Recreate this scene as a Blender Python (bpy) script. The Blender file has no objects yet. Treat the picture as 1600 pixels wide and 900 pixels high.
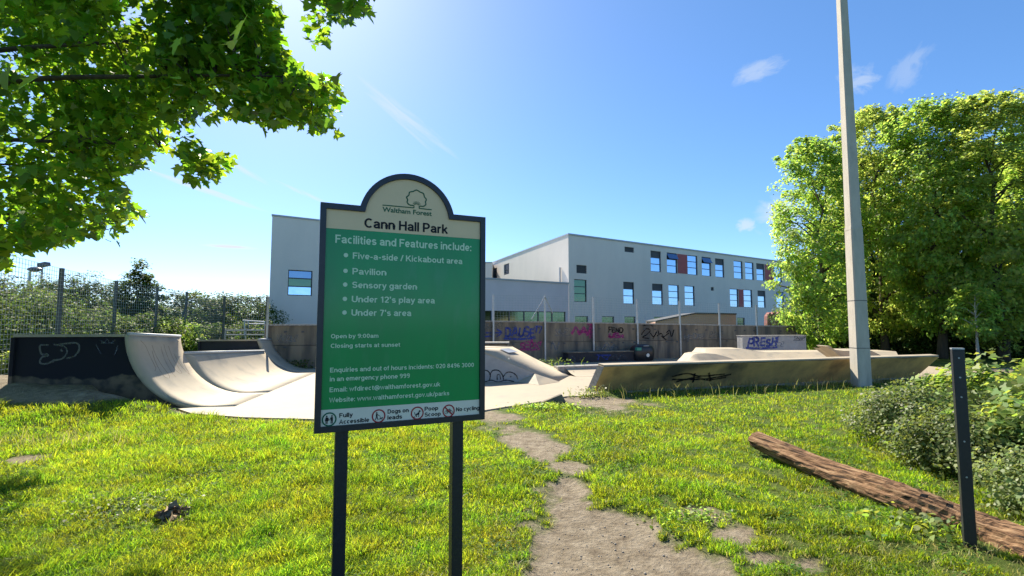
import bpy, math, random
import numpy as np
from mathutils import Vector, Matrix

S = bpy.context.scene
COL = S.collection
R = math.radians
random.seed(7)
RNG = np.random.default_rng(11)

# ------------------------------------------------------------------ camera, sky, sun, exposure
FPX = 755.0
PITCH = math.atan(54 / FPX)
CAMH = 1.6
cam_d = bpy.data.cameras.new('camera')
cam_d.sensor_width = 36
cam_d.lens = FPX / 1600 * 36
cam_d.clip_start = 0.05
cam_d.clip_end = 3000
cam = bpy.data.objects.new('camera', cam_d)
cam.location = (0, 0, CAMH)
cam.rotation_euler = (math.pi / 2 + PITCH, 0, 0)
COL.objects.link(cam)
S.camera = cam

SUN_AZ = -28.0     # degrees from the view direction, negative is left
SUN_EL = 42.0
SKY_STRENGTH = 0.124
SUN_STRENGTH = 4.4
EXPOSURE = 1.42
sdir = Vector((math.sin(R(SUN_AZ)) * math.cos(R(SUN_EL)), math.cos(R(SUN_AZ)) * math.cos(R(SUN_EL)), math.sin(R(SUN_EL))))
sl = bpy.data.lights.new('sun', 'SUN')
sl.energy = SUN_STRENGTH
sl.angle = R(0.5)
sl.color = (1.0, 0.91, 0.74)
so = bpy.data.objects.new('sun', sl)
so.rotation_euler = sdir.to_track_quat('Z', 'Y').to_euler()
so.location = (0, 0, 30)
COL.objects.link(so)

S.view_settings.view_transform = 'Standard'
S.view_settings.look = 'None'
S.view_settings.gamma = 1
S.view_settings.exposure = EXPOSURE
S.view_settings.use_curve_mapping = False
S.render.engine = 'CYCLES'
S.cycles.max_bounces = 8
S.cycles.transparent_max_bounces = 8
S.cycles.use_denoising = True


def ray(px, py):
    u = (px - 800) / FPX
    v = (450 - py) / FPX
    return np.array([u, math.cos(PITCH) - v * math.sin(PITCH), math.sin(PITCH) + v * math.cos(PITCH)])


def G(px, py, z=0.0):
    """point at height z seen at a photo pixel (survey of the photograph)"""
    r = ray(px, py)
    t = (z - CAMH) / r[2]
    return r * t + [0, 0, CAMH]


def D(px, py, y):
    """point at distance y seen at a photo pixel"""
    r = ray(px, py)
    t = y / r[1]
    return r * t + [0, 0, CAMH]


def PL(px, py, A, B):
    """(along, height) of a photo pixel on the vertical plane through A and B"""
    A = np.array(A[:2], float)
    B = np.array(B[:2], float)
    d = (B - A) / np.linalg.norm(B - A)
    n = np.array([-d[1], d[0]])
    r = ray(px, py)
    t = (A @ n) / (r[:2] @ n)
    q = r * t + [0, 0, CAMH]
    return float((q[:2] - A) @ d), float(q[2])


def to_px(x, y, z):
    z = z - CAMH
    f = y * math.cos(PITCH) + z * math.sin(PITCH)
    v = -y * math.sin(PITCH) + z * math.cos(PITCH)
    return 800 + FPX * x / f, 450 - FPX * v / f


# ---- world
W = bpy.data.worlds.new('World')
S.world = W
W.use_nodes = True
wt = W.node_tree
for n in list(wt.nodes):
    wt.nodes.remove(n)


def wn(t, **k):
    n = wt.nodes.new(t)
    for a, b in k.items():
        setattr(n, a, b)
    return n


def wmath(op, a, b=None, c=None):
    n = wn('ShaderNodeMath', operation=op)
    for i, q in enumerate((a, b, c)):
        if q is None:
            continue
        if isinstance(q, (int, float)):
            n.inputs[i].default_value = q
        else:
            wt.links.new(q, n.inputs[i])
    return n.outputs[0]


sky = wn('ShaderNodeTexSky', sky_type='NISHITA')
sky.sun_disc = False
sky.sun_elevation = R(SUN_EL)
sky.sun_rotation = R(SUN_AZ)
sky.air_density = 0.65
sky.dust_density = 0.3
sky.ozone_density = 6.0
hs = wn('ShaderNodeHueSaturation')
hs.inputs['Saturation'].default_value = 1.19
gmn = wn('ShaderNodeGamma')
gmn.inputs[1].default_value = 0.8
wt.links.new(sky.outputs[0], gmn.inputs[0])
wt.links.new(gmn.outputs[0], hs.inputs['Color'])
geo = wn('ShaderNodeTexCoord')
dirv = geo.outputs['Generated']


def wdot(vec):
    n = wn('ShaderNodeVectorMath', operation='DOT_PRODUCT')
    wt.links.new(dirv, n.inputs[0])
    n.inputs[1].default_value = vec
    return n.outputs['Value']


def cloud(px, py, half_w, half_h, angle, amount, nscale, stretch=1.0):
    c = Vector(ray(px, py)).normalized()
    up = Vector((0, 0, 1))
    u = c.cross(up).normalized()
    v = u.cross(c).normalized()
    a = R(angle)
    u2 = u * math.cos(a) + v * math.sin(a)
    v2 = -u * math.sin(a) + v * math.cos(a)
    uu = wmath('DIVIDE', wdot(u2), half_w / FPX)
    vv = wmath('DIVIDE', wdot(v2), half_h / FPX)
    front = wmath('GREATER_THAN', wdot(c), 0.3)
    comb = wn('ShaderNodeCombineXYZ')
    wt.links.new(uu, comb.inputs[0])
    wt.links.new(vv, comb.inputs[1])
    comb.inputs[2].default_value = px * 0.37
    nz = wn('ShaderNodeTexNoise')
    nz.inputs['Scale'].default_value = nscale
    nz.inputs['Detail'].default_value = 6
    nz.inputs['Roughness'].default_value = 0.62
    nz.inputs['Distortion'].default_value = 0.6
    mp = wn('ShaderNodeMapping')
    mp.inputs['Scale'].default_value = (1.0, stretch, 1)
    wt.links.new(comb.outputs[0], mp.inputs[0])
    wt.links.new(mp.outputs[0], nz.inputs['Vector'])
    r2 = wmath('ADD', wmath('MULTIPLY', uu, uu), wmath('MULTIPLY', vv, vv))
    fall = wmath('MAXIMUM', wmath('SUBTRACT', 1.0, r2), 0.0)
    m = wmath('SUBTRACT', wmath('ADD', nz.outputs[0], wmath('MULTIPLY', fall, 0.35)), 0.62)
    m = wmath('MINIMUM', wmath('MULTIPLY', wmath('MAXIMUM', m, 0.0), 4.0), 1.0)
    m = wmath('MULTIPLY', wmath('MULTIPLY', m, wmath('POWER', fall, 0.6)), amount)
    return wmath('MULTIPLY', m, front)


tot = None
for a in ((1185, 110, 40, 17, 8, 0.40, 1.3), (1342, 124, 30, 22, -20, 0.42, 1.4), (1422, 106, 20, 34, -35, 0.25, 1.4),
          (1222, 340, 38, 44, 40, 0.6, 1.3), (1165, 352, 18, 12, 0, 0.6, 1.2),
          (640, 190, 100, 20, -35, 0.42, 0.9, 2.0), (325, 298, 95, 6, -14, 0.7, 0.8), (360, 386, 42, 4, 0, 1.2, 0.7),
          (470, 300, 60, 5, -20, 0.6, 0.8), (385, 268, 40, 5, -25, 0.5, 0.8)):
    c = cloud(*a)
    tot = c if tot is None else wmath('ADD', tot, c)
tot = wmath('MINIMUM', tot, 1.0)
mx = wn('ShaderNodeMix', data_type='RGBA')
wt.links.new(tot, mx.inputs['Factor'])
wt.links.new(hs.outputs[0], mx.inputs['A'])
mx.inputs['B'].default_value = (2.5, 2.7, 2.9, 1)
bg = wn('ShaderNodeBackground')
bg.inputs['Strength'].default_value = SKY_STRENGTH
wt.links.new(mx.outputs['Result'], bg.inputs['Color'])
wo = wn('ShaderNodeOutputWorld')
wt.links.new(bg.outputs[0], wo.inputs['Surface'])


# ------------------------------------------------------------------ materials
MATS = {}


def mat(name, c1, c2=None, scale=4.0, rough=0.8, bump=0.0, bscale=40.0, metal=0.0, stretch=(1, 1, 1), spec=0.5,
        c3=None, scale3=0.7, lo=0.35, hi=0.65, detail=6, lo3=0.5, hi3=0.7):
    m = bpy.data.materials.new(name)
    m.use_nodes = True
    t = m.node_tree
    b = t.nodes['Principled BSDF']
    b.inputs['Roughness'].default_value = rough
    b.inputs['Metallic'].default_value = metal
    b.inputs['Specular IOR Level'].default_value = spec
    b.inputs['Base Color'].default_value = (*c1, 1)
    tc = t.nodes.new('ShaderNodeTexCoord')
    mp = t.nodes.new('ShaderNodeMapping')
    mp.inputs['Scale'].default_value = stretch
    t.links.new(tc.outputs['Object'], mp.inputs[0])
    out = None
    if c2:
        n = t.nodes.new('ShaderNodeTexNoise')
        n.inputs['Scale'].default_value = scale
        n.inputs['Detail'].default_value = detail
        n.inputs['Roughness'].default_value = 0.65
        t.links.new(mp.outputs[0], n.inputs['Vector'])
        r = t.nodes.new('ShaderNodeMapRange')
        r.inputs[1].default_value = lo
        r.inputs[2].default_value = hi
        t.links.new(n.outputs[0], r.inputs[0])
        mxn = t.nodes.new('ShaderNodeMix')
        mxn.data_type = 'RGBA'
        mxn.inputs['A'].default_value = (*c1, 1)
        mxn.inputs['B'].default_value = (*c2, 1)
        t.links.new(r.outputs[0], mxn.inputs['Factor'])
        out = mxn.outputs['Result']
        if c3:
            n3 = t.nodes.new('ShaderNodeTexNoise')
            n3.inputs['Scale'].default_value = scale3
            n3.inputs['Detail'].default_value = 5
            t.links.new(mp.outputs[0], n3.inputs['Vector'])
            r3 = t.nodes.new('ShaderNodeMapRange')
            r3.inputs[1].default_value = lo3
            r3.inputs[2].default_value = hi3
            t.links.new(n3.outputs[0], r3.inputs[0])
            m3 = t.nodes.new('ShaderNodeMix')
            m3.data_type = 'RGBA'
            t.links.new(out, m3.inputs['A'])
            m3.inputs['B'].default_value = (*c3, 1)
            t.links.new(r3.outputs[0], m3.inputs['Factor'])
            out = m3.outputs['Result']
        t.links.new(out, b.inputs['Base Color'])
    if bump:
        nb = t.nodes.new('ShaderNodeTexNoise')
        nb.inputs['Scale'].default_value = bscale
        nb.inputs['Detail'].default_value = 5
        t.links.new(mp.outputs[0], nb.inputs['Vector'])
        bp = t.nodes.new('ShaderNodeBump')
        bp.inputs['Strength'].default_value = bump
        bp.inputs['Distance'].default_value = 0.02
        t.links.new(nb.outputs[0], bp.inputs['Height'])
        t.links.new(bp.outputs[0], b.inputs['Normal'])
    MATS[name] = m
    return m


def leafmat(name, base, var=0.25, trans=0.45, tcol=None, rough=0.5, hue=0.03, spec=0.35, patch=0.0):
    """leaf or blade: diffuse/gloss plus light shining through, varied leaf by leaf"""
    m = bpy.data.materials.new(name)
    m.use_nodes = True
    t = m.node_tree
    b = t.nodes['Principled BSDF']
    b.inputs['Roughness'].default_value = rough
    b.inputs['Specular IOR Level'].default_value = spec
    g = t.nodes.new('ShaderNodeNewGeometry')
    rnd = g.outputs['Random Per Island']
    vr = t.nodes.new('ShaderNodeMapRange')
    vr.inputs[3].default_value = 1 - var
    vr.inputs[4].default_value = 1 + var
    t.links.new(rnd, vr.inputs[0])
    hr = t.nodes.new('ShaderNodeMapRange')
    hr.inputs[3].default_value = 0.5 - hue
    hr.inputs[4].default_value = 0.5 + hue
    mul = t.nodes.new('ShaderNodeMath')
    mul.operation = 'MULTIPLY'
    mul.inputs[1].default_value = 7.31
    fr = t.nodes.new('ShaderNodeMath')
    fr.operation = 'FRACT'
    t.links.new(rnd, mul.inputs[0])
    t.links.new(mul.outputs[0], fr.inputs[0])
    t.links.new(fr.outputs[0], hr.inputs[0])

    vout, hout = vr.outputs[0], hr.outputs[0]
    if patch:
        tc = t.nodes.new('ShaderNodeTexCoord')
        for sc_, k_ in ((1.1, 'v'), (2.3, 'h')):
            nz = t.nodes.new('ShaderNodeTexNoise')
            nz.inputs['Scale'].default_value = sc_
            nz.inputs['Detail'].default_value = 4
            t.links.new(tc.outputs['Object'], nz.inputs['Vector'])
            mr = t.nodes.new('ShaderNodeMapRange')
            mr.inputs[1].default_value = 0.3
            mr.inputs[2].default_value = 0.7
            mr.inputs[3].default_value = 1 - patch if k_ == 'v' else -0.035
            mr.inputs[4].default_value = 1 + patch if k_ == 'v' else 0.035
            t.links.new(nz.outputs[0], mr.inputs[0])
            mm = t.nodes.new('ShaderNodeMath')
            mm.operation = 'MULTIPLY' if k_ == 'v' else 'ADD'
            t.links.new(vout if k_ == 'v' else hout, mm.inputs[0])
            t.links.new(mr.outputs[0], mm.inputs[1])
            if k_ == 'v':
                vout = mm.outputs[0]
            else:
                hout = mm.outputs[0]

    def hsv(col):
        h = t.nodes.new('ShaderNodeHueSaturation')
        h.inputs['Color'].default_value = (*col, 1)
        t.links.new(vout, h.inputs['Value'])
        t.links.new(hout, h.inputs['Hue'])
        return h.outputs[0]
    t.links.new(hsv(base), b.inputs['Base Color'])
    tr = t.nodes.new('ShaderNodeBsdfTranslucent')
    t.links.new(hsv(tcol or tuple(min(1, q * 1.6) for q in base)), tr.inputs['Color'])
    ms = t.nodes.new('ShaderNodeMixShader')
    ms.inputs[0].default_value = trans
    t.links.new(b.outputs[0], ms.inputs[1])
    t.links.new(tr.outputs[0], ms.inputs[2])
    t.links.new(ms.outputs[0], t.nodes['Material Output'].inputs['Surface'])
    MATS[name] = m
    return m


M = MATS
mat('floor_concrete', (0.34, 0.285, 0.20), (0.295, 0.245, 0.18), scale=0.6, rough=0.75, bump=0.12, bscale=60, c3=(0.25, 0.22, 0.175), scale3=3.0, lo3=0.58, hi3=0.75)
mat('ramp_concrete', (0.43, 0.355, 0.255), (0.36, 0.305, 0.225), scale=1.2, rough=0.75, bump=0.12, bscale=50, c3=(0.25, 0.225, 0.18), scale3=2.2, lo3=0.54, hi3=0.74)
mat('under_concrete', (0.70, 0.43, 0.15), (0.42, 0.26, 0.10), scale=1.6, rough=0.9, bump=0.3, bscale=30, c3=(0.10, 0.08, 0.05), scale3=0.9, lo3=0.52, hi3=0.68)  # base colour holds warm light bounced up from the grass
mat('edge_concrete', (0.36, 0.35, 0.33), (0.20, 0.19, 0.18), scale=14, rough=0.9, bump=0.5, bscale=30)
mat('wall_concrete', (0.25, 0.20, 0.14), (0.155, 0.13, 0.095), scale=5, rough=0.9, bump=0.3, bscale=24, stretch=(1, 1, 0.16),
    c3=(0.085, 0.078, 0.068), scale3=2.6, lo3=0.46, hi3=0.64)
mat('pale_concrete', (0.36, 0.36, 0.36), (0.28, 0.28, 0.29), scale=3, rough=0.85, bump=0.15, bscale=40)
mat('pole_concrete', (0.50, 0.45, 0.38), (0.41, 0.37, 0.31), scale=6, rough=0.85, bump=0.2, bscale=60, stretch=(1, 1, 0.3), c3=(0.26, 0.25, 0.22), scale3=2, lo3=0.6, hi3=0.75)
mat('render_wall', (0.80, 0.72, 0.64), (0.73, 0.66, 0.59), scale=0.35, rough=0.9, bump=0.25, bscale=9, stretch=(1, 1, 0.5))
mat('render_pink', (0.72, 0.63, 0.63), (0.66, 0.58, 0.58), scale=0.5, rough=0.9, bump=0.1, bscale=9)
mat('coping', (0.40, 0.42, 0.44), rough=0.5)
mat('window_frame', (0.04, 0.05, 0.06), rough=0.4)
mat('white_trim', (0.6, 0.6, 0.6), rough=0.5)
mat('louvre', (0.055, 0.06, 0.07), rough=0.6)
mat('red_panel', (0.42, 0.085, 0.085), (0.36, 0.07, 0.07), scale=2, rough=0.6)
mat('brick', (0.62, 0.40, 0.32), (0.50, 0.31, 0.25), scale=14, rough=0.9, bump=0.2)
mat('red_brick', (0.30, 0.12, 0.11), (0.22, 0.09, 0.085), scale=12, rough=0.9, bump=0.2)
mat('yellow_panel', (0.42, 0.34, 0.12), rough=0.7)
mat('galvanised', (0.42, 0.44, 0.45), (0.32, 0.34, 0.35), scale=12, rough=0.45, metal=0.55)
mat('fence_green', (0.085, 0.10, 0.09), (0.06, 0.07, 0.065), scale=8, rough=0.6)
mat('wire', (0.34, 0.38, 0.36), rough=0.55, metal=0.2)
mat('black_metal', (0.013, 0.014, 0.018), (0.03, 0.03, 0.034), scale=30, rough=0.42, bump=0.05, bscale=120, lo=0.55, hi=0.8)
mat('sign_frame', (0.014, 0.014, 0.020), (0.022, 0.022, 0.028), scale=20, rough=0.38, spec=0.5)
mat('sign_beige', (0.86, 0.60, 0.35), (0.80, 0.565, 0.33), scale=5, rough=0.55, spec=0.3)
mat('sign_white', (0.84, 0.74, 0.58), (0.78, 0.69, 0.54), scale=5, rough=0.35, spec=0.4)
mat('ink_black', (0.012, 0.012, 0.015), rough=0.5, spec=0.2)
mat('ink_green', (0.01, 0.12, 0.06), rough=0.5, spec=0.2)
mat('ink_red', (0.38, 0.03, 0.03), rough=0.5, spec=0.2)
mat('ink_mint', (0.62, 0.76, 0.50), rough=0.45, spec=0.3)
mat('lamp_head', (0.10, 0.11, 0.13), rough=0.5)
mat('bin_plastic', (0.010, 0.011, 0.014), (0.02, 0.02, 0.024), scale=10, rough=0.4)
mat('bin_label', (0.02, 0.22, 0.16), rough=0.4)
mat('bin_dot', (0.7, 0.7, 0.66), rough=0.5)
mat('bark', (0.10, 0.075, 0.05), (0.05, 0.04, 0.03), scale=12, rough=0.95, bump=0.6, bscale=30, stretch=(1, 1, 0.25))
mat('pale_bark', (0.42, 0.40, 0.35), (0.28, 0.26, 0.22), scale=12, rough=0.95, bump=0.4, bscale=30)
mat('paint_black', (0.022, 0.022, 0.03), (0.014, 0.014, 0.02), scale=5, rough=0.7, bump=0.1, bscale=40)
mat('spray_blue', (0.035, 0.06, 0.30), rough=0.8)
mat('spray_pink', (0.42, 0.035, 0.19), rough=0.8)
mat('spray_black', (0.012, 0.012, 0.014), rough=0.8)
mat('spray_grey', (0.15, 0.15, 0.14), rough=0.8)
mat('spray_faint', (0.20, 0.22, 0.25), rough=0.8)
mat('spray_rust', (0.30, 0.22, 0.16), rough=0.8)
for n_, c_, a_ in (('spray_blue', (0.05, 0.075, 0.30), .8), ('spray_pink', (0.40, 0.045, 0.20), .7), ('spray_black', (0.012, 0.012, 0.014), .9), ('spray_grey', (0.17, 0.17, 0.155), .75), ('spray_faint', (0.22, 0.24, 0.27), .5), ('spray_rust', (0.30, 0.22, 0.16), .6)):
    m_ = mat(n_, c_, rough=0.85, spec=0.2)
    t_ = m_.node_tree
    nz_ = t_.nodes.new('ShaderNodeTexNoise')
    nz_.inputs['Scale'].default_value = 9
    nz_.inputs['Detail'].default_value = 6
    tc_ = t_.nodes.new('ShaderNodeTexCoord')
    t_.links.new(tc_.outputs['Object'], nz_.inputs['Vector'])
    mr_ = t_.nodes.new('ShaderNodeMapRange')
    mr_.inputs[1].default_value = 0.3
    mr_.inputs[2].default_value = 0.55
    mr_.inputs[3].default_value = a_ * 0.35
    mr_.inputs[4].default_value = a_
    t_.links.new(nz_.outputs[0], mr_.inputs[0])
    t_.links.new(mr_.outputs[0], t_.nodes['Principled BSDF'].inputs['Alpha'])
mat('dry_leaf', (0.30, 0.22, 0.13), (0.12, 0.08, 0.05), scale=20, rough=0.9)
mat('hedge_dark', (0.02, 0.03, 0.015), rough=0.9)
mat('inner_dark', (0.018, 0.028, 0.010), rough=1.0, spec=0.0)


# glossy green face of the sign
def glossy(name, c, rough, coat):
    m = mat(name, c, (c[0] * 0.85 + 0.012, c[1] * 0.85, c[2] * 0.9 + 0.006), scale=2.5, rough=rough, spec=0.5, stretch=(1.6, 1.6, 0.5), c3=(c[0] + 0.03, c[1] * 0.95, c[2] + 0.025), scale3=9, lo3=0.55, hi3=0.8)
    m.node_tree.nodes['Principled BSDF'].inputs['Coat Weight'].default_value = coat
    m.node_tree.nodes['Principled BSDF'].inputs['Coat Roughness'].default_value = 0.12
    return m


glossy('sign_green', (0.001, 0.30, 0.072), 0.28, 0.32)
MATS['sign_green'].node_tree.nodes['Principled BSDF'].inputs['Specular IOR Level'].default_value = 0.25


def glassmat(name, tint, rough=0.04):
    m = mat(name, tint, rough=rough, metal=0.9)
    t = m.node_tree
    nb = t.nodes.new('ShaderNodeTexNoise')
    nb.inputs['Scale'].default_value = 0.9
    tc = t.nodes.new('ShaderNodeTexCoord')
    t.links.new(tc.outputs['Object'], nb.inputs['Vector'])
    bp = t.nodes.new('ShaderNodeBump')
    bp.inputs['Strength'].default_value = 0.15
    bp.inputs['Distance'].default_value = 0.05
    t.links.new(nb.outputs[0], bp.inputs['Height'])
    t.links.new(bp.outputs[0], t.nodes['Principled BSDF'].inputs['Normal'])
    return m


glassmat('glass_sky', (0.42, 0.60, 0.82))
glassmat('glass_dark', (0.16, 0.24, 0.36))
glassmat('glass_green', (0.10, 0.16, 0.11), 0.1)


# side panel: black paint above, bare brown concrete below with a ragged border
def two_tone(name, top, bottom, bottom2, z0, wob):
    m = bpy.data.materials.new(name)
    m.use_nodes = True
    t = m.node_tree
    b = t.nodes['Principled BSDF']
    b.inputs['Roughness'].default_value = 0.85
    b.inputs['Specular IOR Level'].default_value = 0.25
    tc = t.nodes.new('ShaderNodeTexCoord')
    sp = t.nodes.new('ShaderNodeSeparateXYZ')
    t.links.new(tc.outputs['Object'], sp.inputs[0])
    n = t.nodes.new('ShaderNodeTexNoise')
    n.inputs['Scale'].default_value = 2.2
    n.inputs['Detail'].default_value = 5
    t.links.new(tc.outputs['Object'], n.inputs['Vector'])
    a = t.nodes.new('ShaderNodeMath')
    a.operation = 'MULTIPLY_ADD'
    a.inputs[1].default_value = wob
    t.links.new(n.outputs[0], a.inputs[0])
    t.links.new(sp.outputs[2], a.inputs[2])
    r = t.nodes.new('ShaderNodeMapRange')
    r.inputs[1].default_value = z0 + wob * 0.5
    r.inputs[2].default_value = z0 + wob * 0.5 + 0.03
    t.links.new(a.outputs[0], r.inputs[0])
    n2 = t.nodes.new('ShaderNodeTexNoise')
    n2.inputs['Scale'].default_value = 5
    n2.inputs['Detail'].default_value = 6
    t.links.new(tc.outputs['Object'], n2.inputs['Vector'])
    m1 = t.nodes.new('ShaderNodeMix')
    m1.data_type = 'RGBA'
    m1.inputs['A'].default_value = (*bottom, 1)
    m1.inputs['B'].default_value = (*bottom2, 1)
    r2 = t.nodes.new('ShaderNodeMapRange')
    r2.inputs[1].default_value = 0.4
    r2.inputs[2].default_value = 0.62
    t.links.new(n2.outputs[0], r2.inputs[0])
    t.links.new(r2.outputs[0], m1.inputs['Factor'])
    m2 = t.nodes.new('ShaderNodeMix')
    m2.data_type = 'RGBA'
    t.links.new(m1.outputs['Result'], m2.inputs['A'])
    m2.inputs['B'].default_value = (*top, 1)
    t.links.new(r.outputs[0], m2.inputs['Factor'])
    t.links.new(m2.outputs['Result'], b.inputs['Base Color'])
    MATS[name] = m


two_tone('ramp_side', (0.016, 0.016, 0.022), (0.15, 0.115, 0.08), (0.05, 0.045, 0.04), 0.58, 0.35)

leafmat('grass_blade', (0.13, 0.20, 0.022), 0.40, 0.54, (0.44, 0.58, 0.026), rough=0.5, hue=0.035, spec=0.25, patch=0.3)
leafmat('clover_leaf', (0.085, 0.16, 0.03), 0.35, 0.4, (0.20, 0.34, 0.03), rough=0.7, hue=0.03, spec=0.1)
leafmat('grass_pale', (0.24, 0.24, 0.08), 0.35, 0.45, (0.46, 0.44, 0.13), hue=0.03)
leafmat('maple_leaf', (0.045, 0.105, 0.016), 0.42, 0.55, (0.36, 0.60, 0.03), rough=0.38, hue=0.03)
leafmat('lime_leaf', (0.14, 0.22, 0.045), 0.42, 0.57, (0.50, 0.70, 0.11), rough=0.5, hue=0.03)
leafmat('yellow_leaf', (0.18, 0.23, 0.05), 0.42, 0.57, (0.60, 0.72, 0.13), rough=0.5, hue=0.03)
leafmat('bluegreen_leaf', (0.14, 0.19, 0.06), 0.35, 0.4, (0.36, 0.44, 0.10), rough=0.5, hue=0.03)
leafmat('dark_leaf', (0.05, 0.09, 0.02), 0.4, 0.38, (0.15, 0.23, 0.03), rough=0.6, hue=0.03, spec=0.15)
leafmat('olive_leaf', (0.065, 0.105, 0.028), 0.5, 0.42, (0.16, 0.24, 0.045), rough=0.6, hue=0.03, spec=0.12)
leafmat('shrub_leaf', (0.105, 0.14, 0.04), 0.5, 0.42, (0.26, 0.33, 0.06), rough=0.5, hue=0.03)
leafmat('ivy_leaf', (0.15, 0.22, 0.06), 0.5, 0.45, (0.42, 0.53, 0.07), rough=0.5, hue=0.04, spec=0.25)


# ------------------------------------------------------------------ helpers: objects
ORG = {}


def thing(name, label, cat, loc=(0, 0, 0), group=None, kind=None):
    o = bpy.data.objects.new(name, None)
    o.empty_display_size = 0.2
    COL.objects.link(o)
    o.location = tuple(float(q) for q in loc)
    o['label'] = label
    o['category'] = cat
    if group:
        o['group'] = group
    if kind:
        o['kind'] = kind
    ORG[o.name] = Vector(o.location)
    return o


def tag(o, label=None, cat=None, group=None, kind=None):
    if label:
        o['label'] = label
    if cat:
        o['category'] = cat
    if group:
        o['group'] = group
    if kind:
        o['kind'] = kind
    return o


def np_mesh(name, V, F, smooth=False):
    """V (n,3); F (m,k) array of equal-size faces, or list of lists"""
    me = bpy.data.meshes.new(name)
    if isinstance(F, np.ndarray):
        V = np.ascontiguousarray(V, dtype=np.float32)
        k = F.shape[1]
        me.vertices.add(len(V))
        me.vertices.foreach_set('co', V.ravel())
        me.loops.add(F.size)
        me.loops.foreach_set('vertex_index', np.ascontiguousarray(F, dtype=np.int32).ravel())
        me.polygons.add(len(F))
        me.polygons.foreach_set('loop_start', np.arange(0, F.size, k, dtype=np.int32))
        me.update(calc_edges=True)
    else:
        me.from_pydata([tuple(map(float, v)) for v in V], [], F)
        me.update()
    if smooth:
        me.polygons.foreach_set('use_smooth', np.ones(len(me.polygons), dtype=bool))
    return me


def link(name, me, m, parent=None, label=None):
    o = bpy.data.objects.new(name, me)
    COL.objects.link(o)
    if m is not None:
        me.materials.append(MATS[m] if isinstance(m, str) else m)
    if parent is not None:
        o.parent = parent
        ORG[o.name] = ORG[parent.name]
    else:
        ORG[o.name] = Vector((0, 0, 0))
    if label:
        o['label'] = label
    return o


class MB:
    """collects shapes in world coordinates, linked as ONE mesh"""

    def __init__(s):
        s.v = []
        s.f = []

    def add(s, V, F):
        b = len(s.v)
        s.v += [tuple(map(float, q)) for q in V]
        s.f += [[i + b for i in f] for f in F]
        return s

    def obox(s, c, ax, ay, az, hx, hy, hz):
        """oriented box: centre, three unit axes, half sizes"""
        c, ax, ay, az = (Vector(tuple(map(float, q))) for q in (c, ax, ay, az))
        V = [c + ax * (sx * hx) + ay * (sy * hy) + az * (sz * hz) for sz in (-1, 1) for sy in (-1, 1) for sx in (-1, 1)]
        return s.add(V, [[0, 2, 3, 1], [4, 5, 7, 6], [0, 1, 5, 4], [2, 6, 7, 3], [0, 4, 6, 2], [1, 3, 7, 5]])

    def prism(s, pts, off):
        """closed polygon (3D, planar) extruded by a vector"""
        n = len(pts)
        off = np.array(off, float)
        V = [np.array(p, float) for p in pts] + [np.array(p, float) + off for p in pts]
        F = [list(range(n))[::-1], list(range(n, 2 * n))] + [[i, (i + 1) % n, n + (i + 1) % n, n + i] for i in range(n)]
        return s.add(V, F)

    def tube(s, pts, rad, n=8, caps=True, jitter=0.0):
        pts = [Vector(tuple(map(float, p))) for p in pts]
        if not hasattr(rad, '__len__'):
            rad = [rad] * len(pts)
        V = []
        F = []
        prev = None
        for i, p in enumerate(pts):
            d = (pts[min(i + 1, len(pts) - 1)] - pts[max(i - 1, 0)]).normalized()
            if prev is None:
                a = d.orthogonal().normalized()
            else:
                a = (prev - d * prev.dot(d)).normalized()
            prev = a
            b = d.cross(a)
            for k in range(n):
                t = 2 * math.pi * k / n
                r = rad[i] * (1 + jitter * (random.random() - 0.5))
                V.append(p + a * (math.cos(t) * r) + b * (math.sin(t) * r))
        for i in range(len(pts) - 1):
            for k in range(n):
                F.append([i * n + k, i * n + (k + 1) % n, (i + 1) * n + (k + 1) % n, (i + 1) * n + k])
        if caps:
            F.append(list(range(n))[::-1])
            F.append([(len(pts) - 1) * n + k for k in range(n)])
        return s.add(V, F)

    def build(s, name, m, parent=None, smooth=False, label=None, bevel=0.0):
        o = Vector((0, 0, 0)) if parent is None else ORG[parent.name]
        me = np_mesh(name, [(v[0] - o.x, v[1] - o.y, v[2] - o.z) for v in s.v], s.f, smooth)
        ob = link(name, me, m, parent, label)
        if bevel:
            bv = ob.modifiers.new('bevel', 'BEVEL')
            bv.width = bevel
            bv.segments = 2
            bv.limit_method = 'ANGLE'
        return ob


UP = Vector((0, 0, 1))


class Plane:
    """a vertical wall plane with along/height coordinates; n points to the viewer side"""

    def __init__(s, A, B):
        s.A = np.array([A[0], A[1], 0.0])
        d = np.array([B[0] - A[0], B[1] - A[1], 0.0])
        s.L = float(np.linalg.norm(d))
        s.d = d / s.L
        s.n = np.array([s.d[1], -s.d[0], 0.0])

    def p(s, a, z, out=0.0):
        return s.A + s.d * a + s.n * out + np.array([0, 0, z])

    def px(s, x, y):
        return PL(x, y, s.A, s.A + s.d)

    def box(s, mb, a0, a1, z0, z1, o0, o1):
        c = s.p((a0 + a1) / 2, (z0 + z1) / 2, (o0 + o1) / 2)
        mb.obox(c, s.d, s.n, UP, (a1 - a0) / 2, abs(o1 - o0) / 2, (z1 - z0) / 2)
        return mb


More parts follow.
